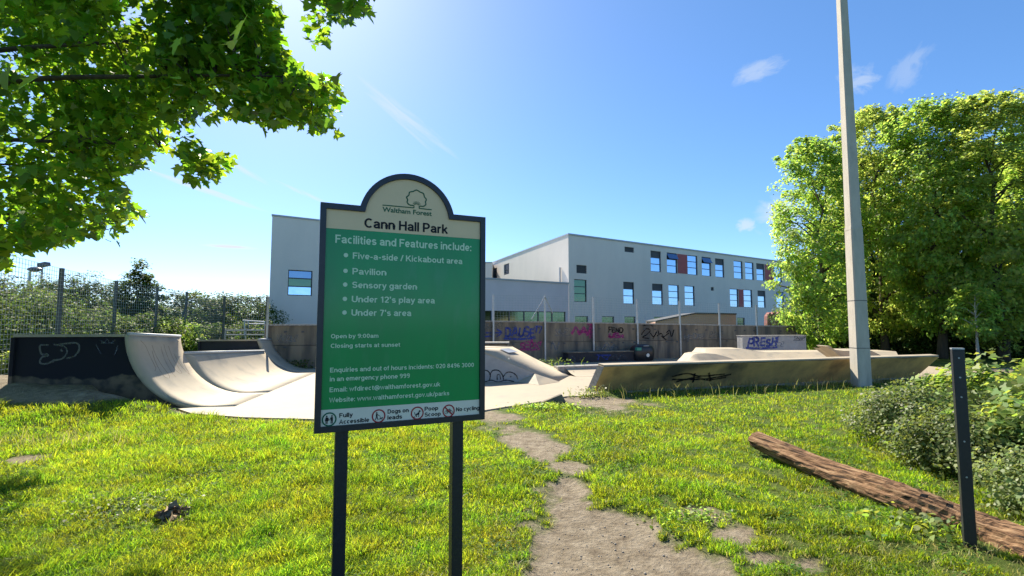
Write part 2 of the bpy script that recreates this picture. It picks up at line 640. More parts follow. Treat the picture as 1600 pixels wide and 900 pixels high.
def ribbon(mb, plane, pts, w, out):
    """spray line on a wall: a thin raised ribbon through (along, height) points"""
    pts = [np.array(p, float) for p in pts]
    L = []
    Rr = []
    for i, p in enumerate(pts):
        d = pts[min(i + 1, len(pts) - 1)] - pts[max(i - 1, 0)]
        d = d / (np.linalg.norm(d) + 1e-9)
        nn = np.array([-d[1], d[0]])
        ww = w * (0.8 + 0.4 * random.random()) / 2
        L.append(p + nn * ww)
        Rr.append(p - nn * ww)
    n = len(pts)
    V = [plane.p(q[0], q[1], out) for q in L] + [plane.p(q[0], q[1], out) for q in Rr]
    mb.add(V, [[i, i + 1, n + i + 1, n + i] for i in range(n - 1)])


def curve_pts(ctrl, k=8):
    """Catmull-Rom through control points"""
    c = [np.array(q, float) for q in ctrl]
    c = [2 * c[0] - c[1]] + c + [2 * c[-1] - c[-2]]
    out = []
    for i in range(1, len(c) - 2):
        for j in range(k):
            t = j / k
            p0, p1, p2, p3 = c[i - 1:i + 3]
            out.append(0.5 * (2 * p1 + (p2 - p0) * t + (2 * p0 - 5 * p1 + 4 * p2 - p3) * t * t + (3 * p1 - p0 - 3 * p2 + p3) * t ** 3))
    out.append(c[-2])
    return out


def text_on(plane, body, a0, z0, cap, a1, m, parent, name='lettering', out=0.001, bold=0.012, extrude=0.0006, label=None, shear=0.0, rot=0.0):
    """lettering as real raised mesh on a plane, from a0 to a1 with the given cap height"""
    cu = bpy.data.curves.new('txt', 'FONT')
    cu.body = body
    cu.size = 1.0
    cu.offset = bold
    cu.extrude = 0
    cu.resolution_u = 4
    cu.shear = shear
    tmp = bpy.data.objects.new('txt', cu)
    COL.objects.link(tmp)
    dg = bpy.context.evaluated_depsgraph_get()
    me = bpy.data.meshes.new_from_object(tmp.evaluated_get(dg))
    bpy.data.objects.remove(tmp)
    bpy.data.curves.remove(cu)
    n = len(me.vertices)
    co = np.empty(n * 3, dtype=np.float32)
    me.vertices.foreach_get('co', co)
    co = co.reshape(-1, 3)
    x0, x1 = co[:, 0].min(), co[:, 0].max()
    sx = (a1 - a0) / (x1 - x0)
    sy = cap / 0.72
    lx = (co[:, 0] - x0) * sx
    ly = co[:, 1] * sy
    c, s_ = math.cos(rot), math.sin(rot)
    xx = a0 + lx * c - ly * s_
    yy = z0 + lx * s_ + ly * c
    o = ORG[parent.name]
    P = plane.A[None, :] + plane.d[None, :] * xx[:, None] + plane.n[None, :] * out + np.array([0, 0, 1.0])[None, :] * yy[:, None]
    P = P - np.array(o)[None, :]
    me.vertices.foreach_set('co', P.astype(np.float32).ravel())
    me.update()
    me.materials.clear()
    me.name = name
    return link(name, me, m, parent, label)


# ---- a plain heavy grotesque drawn stroke by stroke (cap height 1), for the printed sign
def _arc(cx, cy, rx, ry, a0, a1, n=14):
    return [(cx + rx * math.cos(R(a0 + (a1 - a0) * i / n)), cy + ry * math.sin(R(a0 + (a1 - a0) * i / n))) for i in range(n + 1)]


_O = _arc(.305, .37, .22, .285, 90, 450, 24)
_S1 = lambda cx, t, b, rx: _arc(cx, t - (t - b) * .26, rx * .94, (t - b) * .26, 20, 235, 10) + _arc(cx, b + (t - b) * .26, rx, (t - b) * .26, 65, -160, 10)
_UPC = dict(
    A=(.76, [[(.05, 0), (.38, .93), (.71, 0)], [(.19, .30), (.57, .30)]]), C=(.74, [_arc(.41, .5, .325, .415, 48, 312, 20)]),
    D=(.74, [[(.085, 0), (.085, 1)], [(.085, .915), (.33, .915)] + _arc(.33, .5, .315, .415, 85, -85, 14) + [(.33, .085), (.085, .085)]]),
    E=(.66, [[(.085, 0), (.085, 1)], [(.085, .915), (.62, .915)], [(.085, .515), (.57, .515)], [(.085, .085), (.64, .085)]]),
    F=(.60, [[(.085, 0), (.085, 1)], [(.085, .915), (.60, .915)], [(.085, .50), (.53, .50)]]),
    H=(.73, [[(.085, 0), (.085, 1)], [(.645, 0), (.645, 1)], [(.085, .53), (.645, .53)]]),
    K=(.74, [[(.085, 0), (.085, 1)], [(.10, .36), (.64, .99)], [(.30, .60), (.69, .01)]]),
    N=(.73, [[(.085, 0), (.085, 1)], [(.645, 0), (.645, 1)], [(.10, .97), (.63, .03)]]),
    O=(.80, [_arc(.40, .5, .315, .415, 90, 450, 28)]),
    P=(.68, [[(.085, 0), (.085, 1)], [(.085, .915), (.36, .915)] + _arc(.36, .675, .235, .24, 88, -88, 12) + [(.36, .435), (.085, .435)]]),
    R=(.72, [[(.085, 0), (.085, 1)], [(.085, .915), (.36, .915)] + _arc(.36, .69, .235, .225, 88, -88, 12) + [(.36, .465), (.085, .465)], [(.36, .46), (.64, .01)]]),
    S=(.69, [_S1(.345, .915, .085, .26)]), U=(.73, [[(.085, 1), (.085, .36)] + _arc(.365, .36, .28, .275, 180, 360, 14) + [(.645, .36), (.645, 1)]]),
    W=(1.02, [[(.05, 1), (.28, .04), (.51, .93), (.74, .04), (.97, 1)]]))
_LOW = dict(
    a=(.58, [_arc(.28, .475, .205, .18, 165, 0, 12) + [(.485, .40), (.485, .18), (.53, .0)], [(.485, .40)] + [(.30, .38)] + _arc(.25, .225, .165, .14, 95, 270, 10) + [(.36, .10), (.485, .20)]]),
    b=(.62, [[(.085, 0), (.085, 1)], _arc(.315, .37, .22, .285, 90, 450, 24)]), c=(.56, [_arc(.305, .37, .22, .285, 52, 308, 18)]),
    d=(.62, [[(.535, 0), (.535, 1)], _O]), e=(.58, [_arc(.30, .37, .22, .285, 0, 315, 20), [(.085, .35), (.52, .35)]]),
    f=(.36, [[(.16, 0), (.16, .78)] + _arc(.31, .78, .15, .14, 180, 85, 6), [(.0, .665), (.34, .665)]]),
    g=(.62, [_O, [(.535, .72), (.535, .0)] + _arc(.305, .0, .23, .20, 0, -155, 12)]),
    h=(.60, [[(.085, 0), (.085, 1)], _arc(.30, .45, .215, .205, 160, 0, 10) + [(.515, .45), (.515, 0)]]),
    i=(.17, [[(.085, 0), (.085, .73)], [(.085, .84), (.085, 1.0)]]), k=(.57, [[(.085, 0), (.085, 1)], [(.10, .26), (.49, .70)], [(.24, .42), (.53, .01)]]),
    l=(.17, [[(.085, 0), (.085, 1)]]),
    m=(.90, [[(.085, 0), (.085, .72)], _arc(.265, .475, .18, .18, 165, 0, 8) + [(.445, .45), (.445, 0)], _arc(.63, .475, .18, .18, 165, 0, 8) + [(.81, .45), (.81, 0)]]),
    n=(.60, [[(.085, 0), (.085, .72)], _arc(.30, .45, .215, .205, 160, 0, 10) + [(.515, .45), (.515, 0)]]), o=(.61, [_O]),
    p=(.62, [[(.085, -.27), (.085, .72)], _arc(.315, .37, .22, .285, 90, 450, 24)]), q=(.62, [[(.535, -.27), (.535, .72)], _O]),
    r=(.38, [[(.085, 0), (.085, .72)], _arc(.30, .44, .215, .20, 170, 75, 6)]), s=(.55, [_S1(.275, .655, .085, .19)]),
    t=(.35, [[(.16, .92), (.16, .20)] + _arc(.29, .20, .13, .12, 180, 290, 6), [(.0, .665), (.33, .665)]]),
    u=(.60, [[(.085, .73), (.085, .29)] + _arc(.30, .29, .215, .205, 180, 340, 10), [(.515, .73), (.515, 0)]]),
    v=(.56, [[(.05, .73), (.28, .05), (.51, .73)]]), w=(.82, [[(.05, .73), (.235, .05), (.41, .66), (.585, .05), (.77, .73)]]),
    y=(.56, [[(.05, .73), (.29, .05)], [(.51, .73), (.24, -.10)] + [(.17, -.18), (.05, -.19)]]))
_DIG = {
    '0': (.62, [_arc(.305, .5, .215, .415, 90, 450, 26)]), '1': (.42, [[(.29, 0), (.29, .97)], [(.30, .93), (.07, .74)]]),
    '2': (.60, [_arc(.30, .68, .22, .235, 165, -35, 12) + [(.10, .10)], [(.07, .085), (.57, .085)]]),
    '3': (.60, [_arc(.29, .70, .20, .215, 160, -80, 12), _arc(.29, .29, .22, .205, 80, -160, 12)]),
    '4': (.62, [[(.43, 0), (.43, .95)], [(.43, .93), (.07, .28)], [(.05, .255), (.60, .255)]]),
    '6': (.62, [_arc(.305, .30, .215, .215, 90, 450, 20), _arc(.33, .50, .24, .415, 60, 200, 12)]),
    '7': (.58, [[(.04, .915), (.53, .915)], [(.52, .90), (.36, .55), (.24, 0)]]),
    '8': (.62, [_arc(.305, .715, .19, .20, 90, 450, 20), _arc(.305, .29, .22, .205, 90, 450, 20)]),
    '9': (.62, [_arc(.305, .70, .215, .215, 90, 450, 20), _arc(.28, .50, .24, .415, -120, 20, 12)]),
    ':': (.2, [[(.1, .0), (.1, .17)], [(.1, .52), (.1, .69)]]), '.': (.2, [[(.1, .0), (.1, .17)]]), '-': (.36, [[(.02, .36), (.34, .36)]]),
    '/': (.34, [[(.02, -.02), (.32, 1.0)]]), "'": (.2, [[(.1, .66), (.1, 1.0)]]),
    '@': (1.0, [_arc(.5, .38, .42, .48, -50, 290, 26), _arc(.47, .38, .16, .20, 90, 450, 16), [(.66, .58), (.62, .28), (.72, .20), (.84, .26)]])}
GLYPH = {**_UPC, **_LOW, **_DIG}


def thick(pts, w, closed):
    """mitred band along a polyline"""
    p = np.array(pts, float)
    if closed:
        p = p[:-1]
    n = len(p)
    Lf, Rt = [], []
    for i in range(n):
        a = p[i] - p[i - 1] if (i or closed) else p[1] - p[0]
        c = p[(i + 1) % n] - p[i] if (i < n - 1 or closed) else p[-1] - p[-2]
        a = a / (np.linalg.norm(a) + 1e-9)
        c = c / (np.linalg.norm(c) + 1e-9)
        na = np.array([-a[1], a[0]])
        m = na + np.array([-c[1], c[0]])
        m = m / (np.linalg.norm(m) + 1e-9)
        k = min(1.6, 1 / max(0.2, float(m @ na)))
        Lf.append(p[i] + m * w / 2 * k)
        Rt.append(p[i] - m * w / 2 * k)
    q = n if closed else n - 1
    return Lf + Rt, [[i, (i + 1) % n, n + (i + 1) % n, n + i] for i in range(q)]


def spray_word(plane, body, a0, z0, cap, a1, m, parent, weight=0.22, out=0.008, seed=1, wild=1.0):
    """hand-sprayed tag: wobbling fat letters that lean and overlap"""
    r = random.Random(seed)
    x = 0.0
    items = []
    for ch in body:
        wd, st = GLYPH[ch]
        lean, dy, sc = r.uniform(-.1, .3) * wild, r.uniform(-.12, .12) * wild, r.uniform(.85, 1.2)
        for s_ in st:
            q = [np.array(p, float) for p in s_]
            if len(q) == 2:
                q = [q[0], (q[0] + q[1]) / 2 + [r.uniform(-.06, .06) * wild, 0], q[1]]
            q = [(x + (p[0] + lean * p[1]) * sc + r.uniform(-.015, .015), dy + p[1] * sc + r.uniform(-.015, .015)) for p in curve_pts(q, 3)]
            items.append(q)
        x += wd * sc + 0.02
    if wild > 0.9:
        items.append([(x - 0.1, 0.9), (x + 0.25, 1.05), (x + 0.1, 0.4)])
        items.append([(-0.15, -0.12), (x * 0.5, -0.2), (x + 0.1, -0.08)])
    mb = MB()
    sx = (a1 - a0) / x
    for k, q in enumerate(items):
        V, F = thick(q, weight, False)
        mb.add([plane.p(a0 + v[0] * sx, z0 + v[1] * cap, out + k * 0.0004) for v in V], F)
    return mb.build('graffiti', m, parent)


def print_on(plane, body, a0, z0, cap, a1, m, parent, name='lettering', out=0.0012, weight=0.175, gap=0.085):
    """printed line of lettering: flat vinyl shapes on the panel"""
    x = 0.0
    items = []
    for ch in body:
        if ch == ' ':
            x += 0.30
            continue
        wd, st = GLYPH[ch]
        for k, s_ in enumerate(st):
            items.append((x, s_, k))
        x += wd + gap
    tot = x - gap
    sx = (a1 - a0) / tot
    mb = MB()
    for x, s_, k in items:
        closed = abs(s_[0][0] - s_[-1][0]) + abs(s_[0][1] - s_[-1][1]) < 1e-6
        V, F = thick(s_, weight * (0.8 if len(body) == 1 else 1), closed)
        mb.add([plane.p(a0 + (x + v[0]) * sx, z0 + v[1] * cap, out + k * 0.00012) for v in V], F)
    return mb.build(name, m, parent)


# ------------------------------------------------------------------ numpy noise and leaf clouds
def _hash(ix, iy, seed):
    h = (ix.astype(np.int64) * 374761393 + iy.astype(np.int64) * 668265263 + seed * 974711) & 0xFFFFFFFF
    h = ((h ^ (h >> 13)) * 1274126177) & 0xFFFFFFFF
    return ((h ^ (h >> 16)) & 0xFFFF) / 65535.0


def vnoise(x, y, scale, seed=0):
    x = np.asarray(x, float) * scale
    y = np.asarray(y, float) * scale
    ix = np.floor(x)
    iy = np.floor(y)
    fx = x - ix
    fy = y - iy
    fx = fx * fx * (3 - 2 * fx)
    fy = fy * fy * (3 - 2 * fy)
    a = _hash(ix, iy, seed)
    b = _hash(ix + 1, iy, seed)
    c = _hash(ix, iy + 1, seed)
    d = _hash(ix + 1, iy + 1, seed)
    return a * (1 - fx) * (1 - fy) + b * fx * (1 - fy) + c * (1 - fx) * fy + d * fx * fy


def fbm(x, y, scale, seed=0, oct=3):
    t = 0
    a = 1.0
    s = 0
    for i in range(oct):
        t = t + a * vnoise(x, y, scale * 2 ** i, seed + i * 17)
        s += a
        a *= 0.5
    return t / s


def in_poly(x, y, poly):
    x = np.asarray(x, float)
    y = np.asarray(y, float)
    c = np.zeros(x.shape, bool)
    n = len(poly)
    for i in range(n):
        x0, y0 = poly[i][:2]
        x1, y1 = poly[(i + 1) % n][:2]
        hit = ((y0 > y) != (y1 > y)) & (x < (x1 - x0) * (y - y0) / ((y1 - y0) if y1 != y0 else 1e-9) + x0)
        c ^= hit
    return c


def poly_dist(x, y, poly):
    """signed distance, negative inside"""
    x = np.asarray(x, float)
    y = np.asarray(y, float)
    d = np.full(x.shape, 1e9)
    n = len(poly)
    for i in range(n):
        x0, y0 = poly[i][:2]
        x1, y1 = poly[(i + 1) % n][:2]
        ex, ey = x1 - x0, y1 - y0
        t = np.clip(((x - x0) * ex + (y - y0) * ey) / (ex * ex + ey * ey + 1e-12), 0, 1)
        d = np.minimum(d, np.hypot(x - x0 - t * ex, y - y0 - t * ey))
    return np.where(in_poly(x, y, poly), -d, d)


def norm(a):
    return a / (np.linalg.norm(a, axis=-1, keepdims=True) + 1e-9)


# leaf outlines: (x across, y from stalk to tip, z fold)
T_DIAMOND = np.array([(0, 0, 0), (0.36, 0.45, 0.08), (0, 1, -0.05), (-0.36, 0.45, 0.08)])
T_OVAL = np.array([(0, 0, 0), (0.28, 0.22, 0.06), (0.34, 0.55, 0.07), (0, 1, -0.06), (-0.34, 0.55, 0.07), (-0.28, 0.22, 0.06)])
T_IVY = np.array([(0, 0.08, 0), (0.34, 0.0, 0.05), (0.52, 0.42, 0.09), (0.26, 0.56, 0.04), (0, 1, -0.08), (-0.26, 0.56, 0.04), (-0.52, 0.42, 0.09), (-0.34, 0.0, 0.05)])
T_MAPLE = np.array([(0, 0.05, 0), (0.22, -0.06, 0.03), (0.50, 0.12, 0.07), (0.34, 0.24, 0.04), (0.64, 0.52, 0.10), (0.36, 0.52, 0.05), (0.26, 0.60, 0.03), (0.20, 0.86, 0.0),
                    (0, 1.12, -0.08), (-0.20, 0.86, 0.0), (-0.26, 0.60, 0.03), (-0.36, 0.52, 0.05), (-0.64, 0.52, 0.10), (-0.34, 0.24, 0.04), (-0.50, 0.12, 0.07), (-0.22, -0.06, 0.03)])


def leaves(P, N, T, size, tmpl, rng):
    """P stalk points, N face normals, T tip directions, size -> V, F"""
    n = len(P)
    N = norm(N)
    T = norm(T - N * np.sum(T * N, axis=1, keepdims=True))
    X = np.cross(T, N)
    k = len(tmpl)
    size = np.broadcast_to(np.asarray(size, float), (n,))[:, None, None]
    wid = (0.85 + 0.3 * rng.random(n))[:, None, None]
    V = P[:, None, :] + size * (X[:, None, :] * tmpl[None, :, 0:1] * wid + T[:, None, :] * tmpl[None, :, 1:2] + N[:, None, :] * tmpl[None, :, 2:3] * (0.5 + 1.5 * rng.random(n))[:, None, None])
    F = np.arange(n * k).reshape(n, k)
    return V.reshape(-1, 3), F


def sph(rng, n):
    return norm(rng.normal(size=(n, 3)))


def crown(rng, clumps, per, spread, size, tmpl=T_DIAMOND, flat=0.55, outward=0.6, up=0.5, centre=(0, 0, 0), wind=(0, 0, 0)):
    """leaves in flattened clumps; clumps (k,4) = x, y, z, radius"""
    k = len(clumps)
    C = np.repeat(clumps[:, :3], per, axis=0)
    rad = np.repeat(clumps[:, 3], per)
    off = sph(rng, k * per) * (rng.random(k * per) ** 0.45)[:, None] * rad[:, None] * spread
    off[:, 2] *= flat
    P = C + off
    outv = norm(P - np.array(centre))
    N = norm(sph(rng, len(P)) * 0.75 + outv * outward + np.array([0, 0, up]))
    T = sph(rng, len(P)) + np.array([0, 0, -0.5]) + outv * 0.4 + np.array(wind)
    return leaves(P, N, T, size * (0.65 + 0.7 * rng.random(len(P))), tmpl, rng)


def lumpy_clumps(rng, centre, rx, ry, rz, n, inner=0.45, cr=(0.5, 0.9), base=-1.0, lump=0.25, top_narrow=0.0, box=1.0):
    """clump centres spread through an uneven egg-shaped crown"""
    u = sph(rng, n * 3)
    u = u[u[:, 2] > base][:n]
    if box != 1.0:
        zz = rng.uniform(-1, 1, n)
        th = rng.uniform(0, 2 * math.pi, n)
        rr = (1 - np.abs(zz) ** 3.2) ** (1 / 2.4)
        u = np.stack([np.cos(th) * rr, np.sin(th) * rr, zz], 1)
    r = inner + (1 - inner) * rng.random(len(u)) ** 0.6
    ph = rng.random(3) * 6.28
    wob = 1 + lump * np.sin(3 * np.arctan2(u[:, 1], u[:, 0]) + ph[0]) * np.cos(2.3 * u[:, 2] * 2 + ph[1]) + lump * 0.6 * (rng.random(len(u)) - 0.5)
    q = u * (r * wob)[:, None]
    nar = 1 - top_narrow * np.clip(q[:, 2], 0, 1)
    if box != 1.0:
        q[:, 2] = u[:, 2] * (0.93 + 0.14 * rng.random(len(u)))
    c = np.stack([centre[0] + q[:, 0] * rx * nar, centre[1] + q[:, 1] * ry * nar, centre[2] + q[:, 2] * rz, cr[0] + (cr[1] - cr[0]) * rng.random(len(u))], axis=1)
    return c


def tree_mesh(seed, h, base_h, rad, n_cl, per, leaf, cr=(0.45, 0.85), lump=0.25, top_narrow=0.35, trunk_r=0.17, flat=0.6, tmpl=T_DIAMOND, wind=(0, 0, 0), outward=0.7, n_limb=16, inner=0.45, box=1.0):
    """tree standing at the origin: crown mesh data, wood mesh data"""
    rng = np.random.default_rng(seed)
    random.seed(seed)
    cz = (h + base_h) / 2
    rz = (h - base_h) / 2
    cl = lumpy_clumps(rng, (0, 0, cz), rad, rad, rz, n_cl, cr=cr, lump=lump, top_narrow=top_narrow, inner=inner, box=box)
    if box != 1.0:
        a_ = rng.uniform(0, 6.28, 34)
        q_ = rng.random(34) ** 0.5 * rad * 0.85
        sp = np.stack([np.cos(a_) * q_, np.sin(a_) * q_, h - 0.35 + 0.75 * rng.random(34) - 0.12 * q_ ** 2, 0.16 + 0.18 * rng.random(34)], 1)
        cl = np.concatenate([cl, sp])
    V, F = crown(rng, cl, per, 1.0, leaf, flat=flat, centre=(0, 0, cz - 0.3 * rz), tmpl=tmpl, wind=wind, outward=outward)
    wood = MB()
    hh = h * 0.82
    tp = [(rng.normal() * 0.05 * i * h / 12, rng.normal() * 0.05 * i * h / 12, hh * i / 6) for i in range(7)]
    wood.tube(tp, [trunk_r * (1.15 if i == 0 else 1.0) * (1 - 0.85 * i / 6) for i in range(7)], 9)
    pick = rng.choice(len(cl), min(n_limb, len(cl)), replace=False)
    for k in pick:
        e = cl[k][:3]
        zz = max(base_h * 0.7, min(hh * 0.9, e[2] - 0.5 * math.hypot(e[0], e[1])))
        f = zz / hh * 6
        i = int(min(5, f))
        a = np.array(tp[i]) * (1 - (f - i)) + np.array(tp[i + 1]) * (f - i)
        mid = (a + e) / 2 + np.array([0, 0, 0.12 * rad])
        r0 = trunk_r * (1 - 0.85 * zz / hh) * 0.6
        wood.tube([a, mid, e], [r0, r0 * 0.6, r0 * 0.2], 6)
    return (V, F), wood


PROTO = {}


def plant_tree(name, label, cat, loc, meshkey, leafm, barkm, rot=0.0, scale=1.0, group=None):
    t = thing(name, label, cat, loc, group)
    c = link('crown', PROTO[meshkey][0], None, t)
    w = link('trunk', PROTO[meshkey][1], None, t)
    for o in (c, w):
        o.rotation_euler = (0, 0, rot)
        o.scale = (scale,) * 3 if not hasattr(scale, '__len__') else scale
    if not c.data.materials:
        c.data.materials.append(M[leafm])
        w.data.materials.append(M[barkm])
    c.material_slots[0].link = 'OBJECT'
    c.material_slots[0].material = M[leafm]
    return t


def proto(key, *a, **k):
    (V, F), wood = tree_mesh(*a, **k)
    PROTO[key] = (np_mesh('crown', V, F), np_mesh('trunk', wood.v, wood.f, True))


# ------------------------------------------------------------------ ground
LIP0 = np.array([-7.07, 8.95, 0.0])
LDIR = norm(np.array([-0.156, 1.0, 0.0]))
LN = np.array([LDIR[1], -LDIR[0], 0.0])


def lip(y):
    return LIP0 + LDIR * ((y - LIP0[1]) / LDIR[1])


RUN = 1.42
SL0 = G(926, 614)
SL1 = G(1430, 590)
WALL0 = np.array([-8.3, 16.5, 0.0])
WDIR = norm(np.array([3.0, 1.0, 0.0]))
FLOOR = [tuple(q[:2]) for q in (
    lip(8.95) + LN * 0.85, G(300, 648), G(380, 654), G(490, 657), G(620, 651), G(757, 643), G(800, 636), G(840, 630), G(884, 621), G(912, 620),
    SL0 + [0.25, -0.1, 0], SL1 + [0.2, 0, 0], (15.0, 15.6, 0), (15.5, 24.2, 0), WALL0 + WDIR * 20, WALL0 - WDIR * 0.2, lip(16.4) - LN * 0.1, lip(8.95) - LN * 0.1)]
PATH = [tuple(G(*q)[:2]) for q in ((830, 930), (830, 850), (844, 792), (862, 756), (876, 746), (908, 752), (940, 788), (1020, 806), (1050, 842), (1090, 862), (1140, 888), (1170, 930))]
BLOBS = []
for (px, py, rx, ry) in ((890, 733, 34, 7), (850, 716, 18, 8), (865, 705, 18, 8), (834, 698, 16, 7), (822, 686, 36, 7), (800, 670, 20, 8), (782, 656, 30, 12), (760, 650, 25, 8), (1095, 812, 34, 8), (1150, 842, 34, 9),
                         (940, 630, 62, 9), (900, 624, 45, 6), (40, 715, 26, 4), (880, 705, 16, 5), (1200, 880, 36, 8), (1270, 890, 24, 6), (270, 815, 10, 4)):
    c = G(px, py)
    BLOBS.append((c[0], c[1], abs(G(px + rx, py)[0] - c[0]), abs(G(px, py - ry)[1] - c[1])))


def sm(t):
    t = np.clip(t, 0, 1)
    return t * t * (3 - 2 * t)


def mound(x, y):
    """bare earth bank heaped against the side of the near quarter pipe"""
    m = 0.52 * sm((y - 6.55) / 2.3) * sm((-5.75 - x) / 1.6) * sm((11.5 - y) / 1.5)
    return m * (0.85 + 0.3 * fbm(x, y, 1.1, 5))


def H(x, y):
    x = np.asarray(x, float)
    y = np.asarray(y, float)
    near = np.clip(1.4 - np.hypot(x, y) / 40, 0.2, 1)
    h = 0.07 * (fbm(x, y, 0.55, 3) - 0.5) * near + 0.012 * (fbm(x, y, 3.0, 9) - 0.5) * near
    h = h + mound(x, y)
    h = h + 0.13 * np.exp(-(((x - 2.0) / 0.8) ** 2 + ((y - 10.7) / 0.35) ** 2))
    d = poly_dist(x, y, FLOOR)
    h = h * np.clip(d / 0.5, 0, 1) - 0.08 * np.clip(-d / 0.05, 0, 1)
    p = poly_dist(x, y, PATH)
    h = h - 0.035 * np.clip(-p / 0.15 + 0.3, 0, 1)
    return h


def dirt(x, y):
    x = np.asarray(x, float)
    y = np.asarray(y, float)
    nz = fbm(x, y, 2.2, 21, 4) - 0.5
    nz2 = fbm(x, y, 9.0, 22, 2) - 0.5
    p = poly_dist(x, y, PATH)
    v = 0.5 - p / 0.34 + nz * 1.1 + nz2 * 0.7
    for (bx, by, rx, ry) in BLOBS:
        q = np.sqrt(((x - bx) / (rx + 0.05)) ** 2 + ((y - by) / (ry + 0.12)) ** 2)
        v = np.maximum(v, 1.1 - q * 0.75 + nz * 1.2 + nz2 * 0.5)
    v = np.maximum(v, (mound(x, y) - 0.23) * 8 + nz * 1.0)
    v = np.maximum(v, 0.8 - poly_dist(x, y, FLOOR) * 5 + nz * 1.5)
    sand = 1.2 - np.abs(y - (16.2 + 0.12 * (x - 14))) / 0.9 + nz
    v = np.maximum(v, np.where((x > 12.2) & (x < 40), sand, 0))
    return np.clip(v, 0, 1)


def axis(segs):
    a = []
    for (s, e, st) in segs:
        a += list(np.arange(s, e, st))
    return np.array(a + [segs[-1][1]])


gx = axis([(-900, -300, 120), (-300, -80, 40), (-80, -30, 8), (-30, -12, 1.0), (-12, -6, 0.15), (-6, 7, 0.07), (7, 14, 0.2), (14, 30, 1.0), (30, 80, 8), (80, 300, 40), (300, 900, 120)])
gy = axis([(-900, -300, 120), (-300, -40, 40), (-40, -4, 5), (-4, 2, 0.5), (2, 7, 0.06), (7, 12.5, 0.1), (12.5, 30, 0.6), (30, 80, 8), (80, 300, 40), (300, 1500, 150)])
XX, YY = np.meshgrid(gx, gy)
ZZ = H(XX, YY)
nx, ny = len(gx), len(gy)
I = np.arange(nx * ny).reshape(ny, nx)
gF = np.stack([I[:-1, :-1], I[:-1, 1:], I[1:, 1:], I[1:, :-1]], axis=-1).reshape(-1, 4)
gme = np_mesh('ground', np.stack([XX.ravel(), YY.ravel(), ZZ.ravel()], axis=1), gF, True)
at = gme.attributes.new('dirt', 'FLOAT', 'POINT')
at.data.foreach_set('value', dirt(XX, YY).ravel().astype(np.float32))
gm = bpy.data.materials.new('ground')
gm.use_nodes = True
t = gm.node_tree
b = t.nodes['Principled BSDF']
b.inputs['Roughness'].default_value = 0.95
b.inputs['Specular IOR Level'].default_value = 0.15
tc = t.nodes.new('ShaderNodeTexCoord')


def gnoise(scale, detail=6, rough=0.6):
    n = t.nodes.new('ShaderNodeTexNoise')
    n.inputs['Scale'].default_value = scale
    n.inputs['Detail'].default_value = detail
    n.inputs['Roughness'].default_value = rough
    t.links.new(tc.outputs['Object'], n.inputs['Vector'])
    return n.outputs[0]


def gramp(fac, stops):
    r = t.nodes.new('ShaderNodeValToRGB')
    e = r.color_ramp.elements
    e[0].position, e[0].color = stops[0][0], (*stops[0][1], 1)
    e[1].position, e[1].color = stops[-1][0], (*stops[-1][1], 1)
    for p, c in stops[1:-1]:
        q = e.new(p)
        q.color = (*c, 1)
    t.links.new(fac, r.inputs[0])
    return r.outputs[0]


soil = gramp(gnoise(7, 8, 0.7), [(0.3, (0.12, 0.092, 0.063)), (0.45, (0.20, 0.162, 0.115)), (0.6, (0.275, 0.23, 0.17)), (0.75, (0.36, 0.31, 0.24))])
turf = gramp(gnoise(1.3, 8, 0.7), [(0.3, (0.045, 0.075, 0.012)), (0.55, (0.075, 0.11, 0.018)), (0.75, (0.12, 0.125, 0.03))])
att = t.nodes.new('ShaderNodeAttribute')
att.attribute_name = 'dirt'
ad = t.nodes.new('ShaderNodeMath')
ad.operation = 'ADD'
t.links.new(att.outputs['Fac'], ad.inputs[0])
mn = t.nodes.new('ShaderNodeMath')
mn.operation = 'MULTIPLY_ADD'
mn.inputs[1].default_value = 0.5
mn.inputs[2].default_value = -0.25
t.links.new(gnoise(22, 4), mn.inputs[0])
t.links.new(mn.outputs[0], ad.inputs[1])
mr = t.nodes.new('ShaderNodeMapRange')
mr.inputs[1].default_value = 0.28
mr.inputs[2].default_value = 0.66
t.links.new(ad.outputs[0], mr.inputs[0])
mx = t.nodes.new('ShaderNodeMix')
mx.data_type = 'RGBA'
t.links.new(mr.outputs[0], mx.inputs['Factor'])
t.links.new(turf, mx.inputs['A'])
t.links.new(soil, mx.inputs['B'])
t.links.new(mx.outputs['Result'], b.inputs['Base Color'])
vor = t.nodes.new('ShaderNodeTexVoronoi')
vor.inputs['Scale'].default_value = 26
t.links.new(tc.outputs['Object'], vor.inputs['Vector'])
hm = t.nodes.new('ShaderNodeMath')
hm.operation = 'MULTIPLY_ADD'
hm.inputs[1].default_value = 0.35
t.links.new(vor.outputs['Distance'], hm.inputs[0])
t.links.new(gnoise(30, 8, 0.75), hm.inputs[2])
bp = t.nodes.new('ShaderNodeBump')
bp.inputs['Strength'].default_value = 0.9
bp.inputs['Distance'].default_value = 0.03
t.links.new(hm.outputs[0], bp.inputs['Height'])
t.links.new(bp.outputs[0], b.inputs['Normal'])
g = link('ground', gme, gm)
tag(g, 'grassy park ground with a worn bare earth track', kind='structure')

# skate park floor: one slab_t pale slab
fl = MB()
fl.prism([(x, y, -0.12) for x, y in FLOOR], (0, 0, 0.145))
fo = fl.build('skatepark_floor', 'floor_concrete')
tag(fo, 'pale sunlit concrete floor of the skate park', kind='structure')
FZ = 0.025


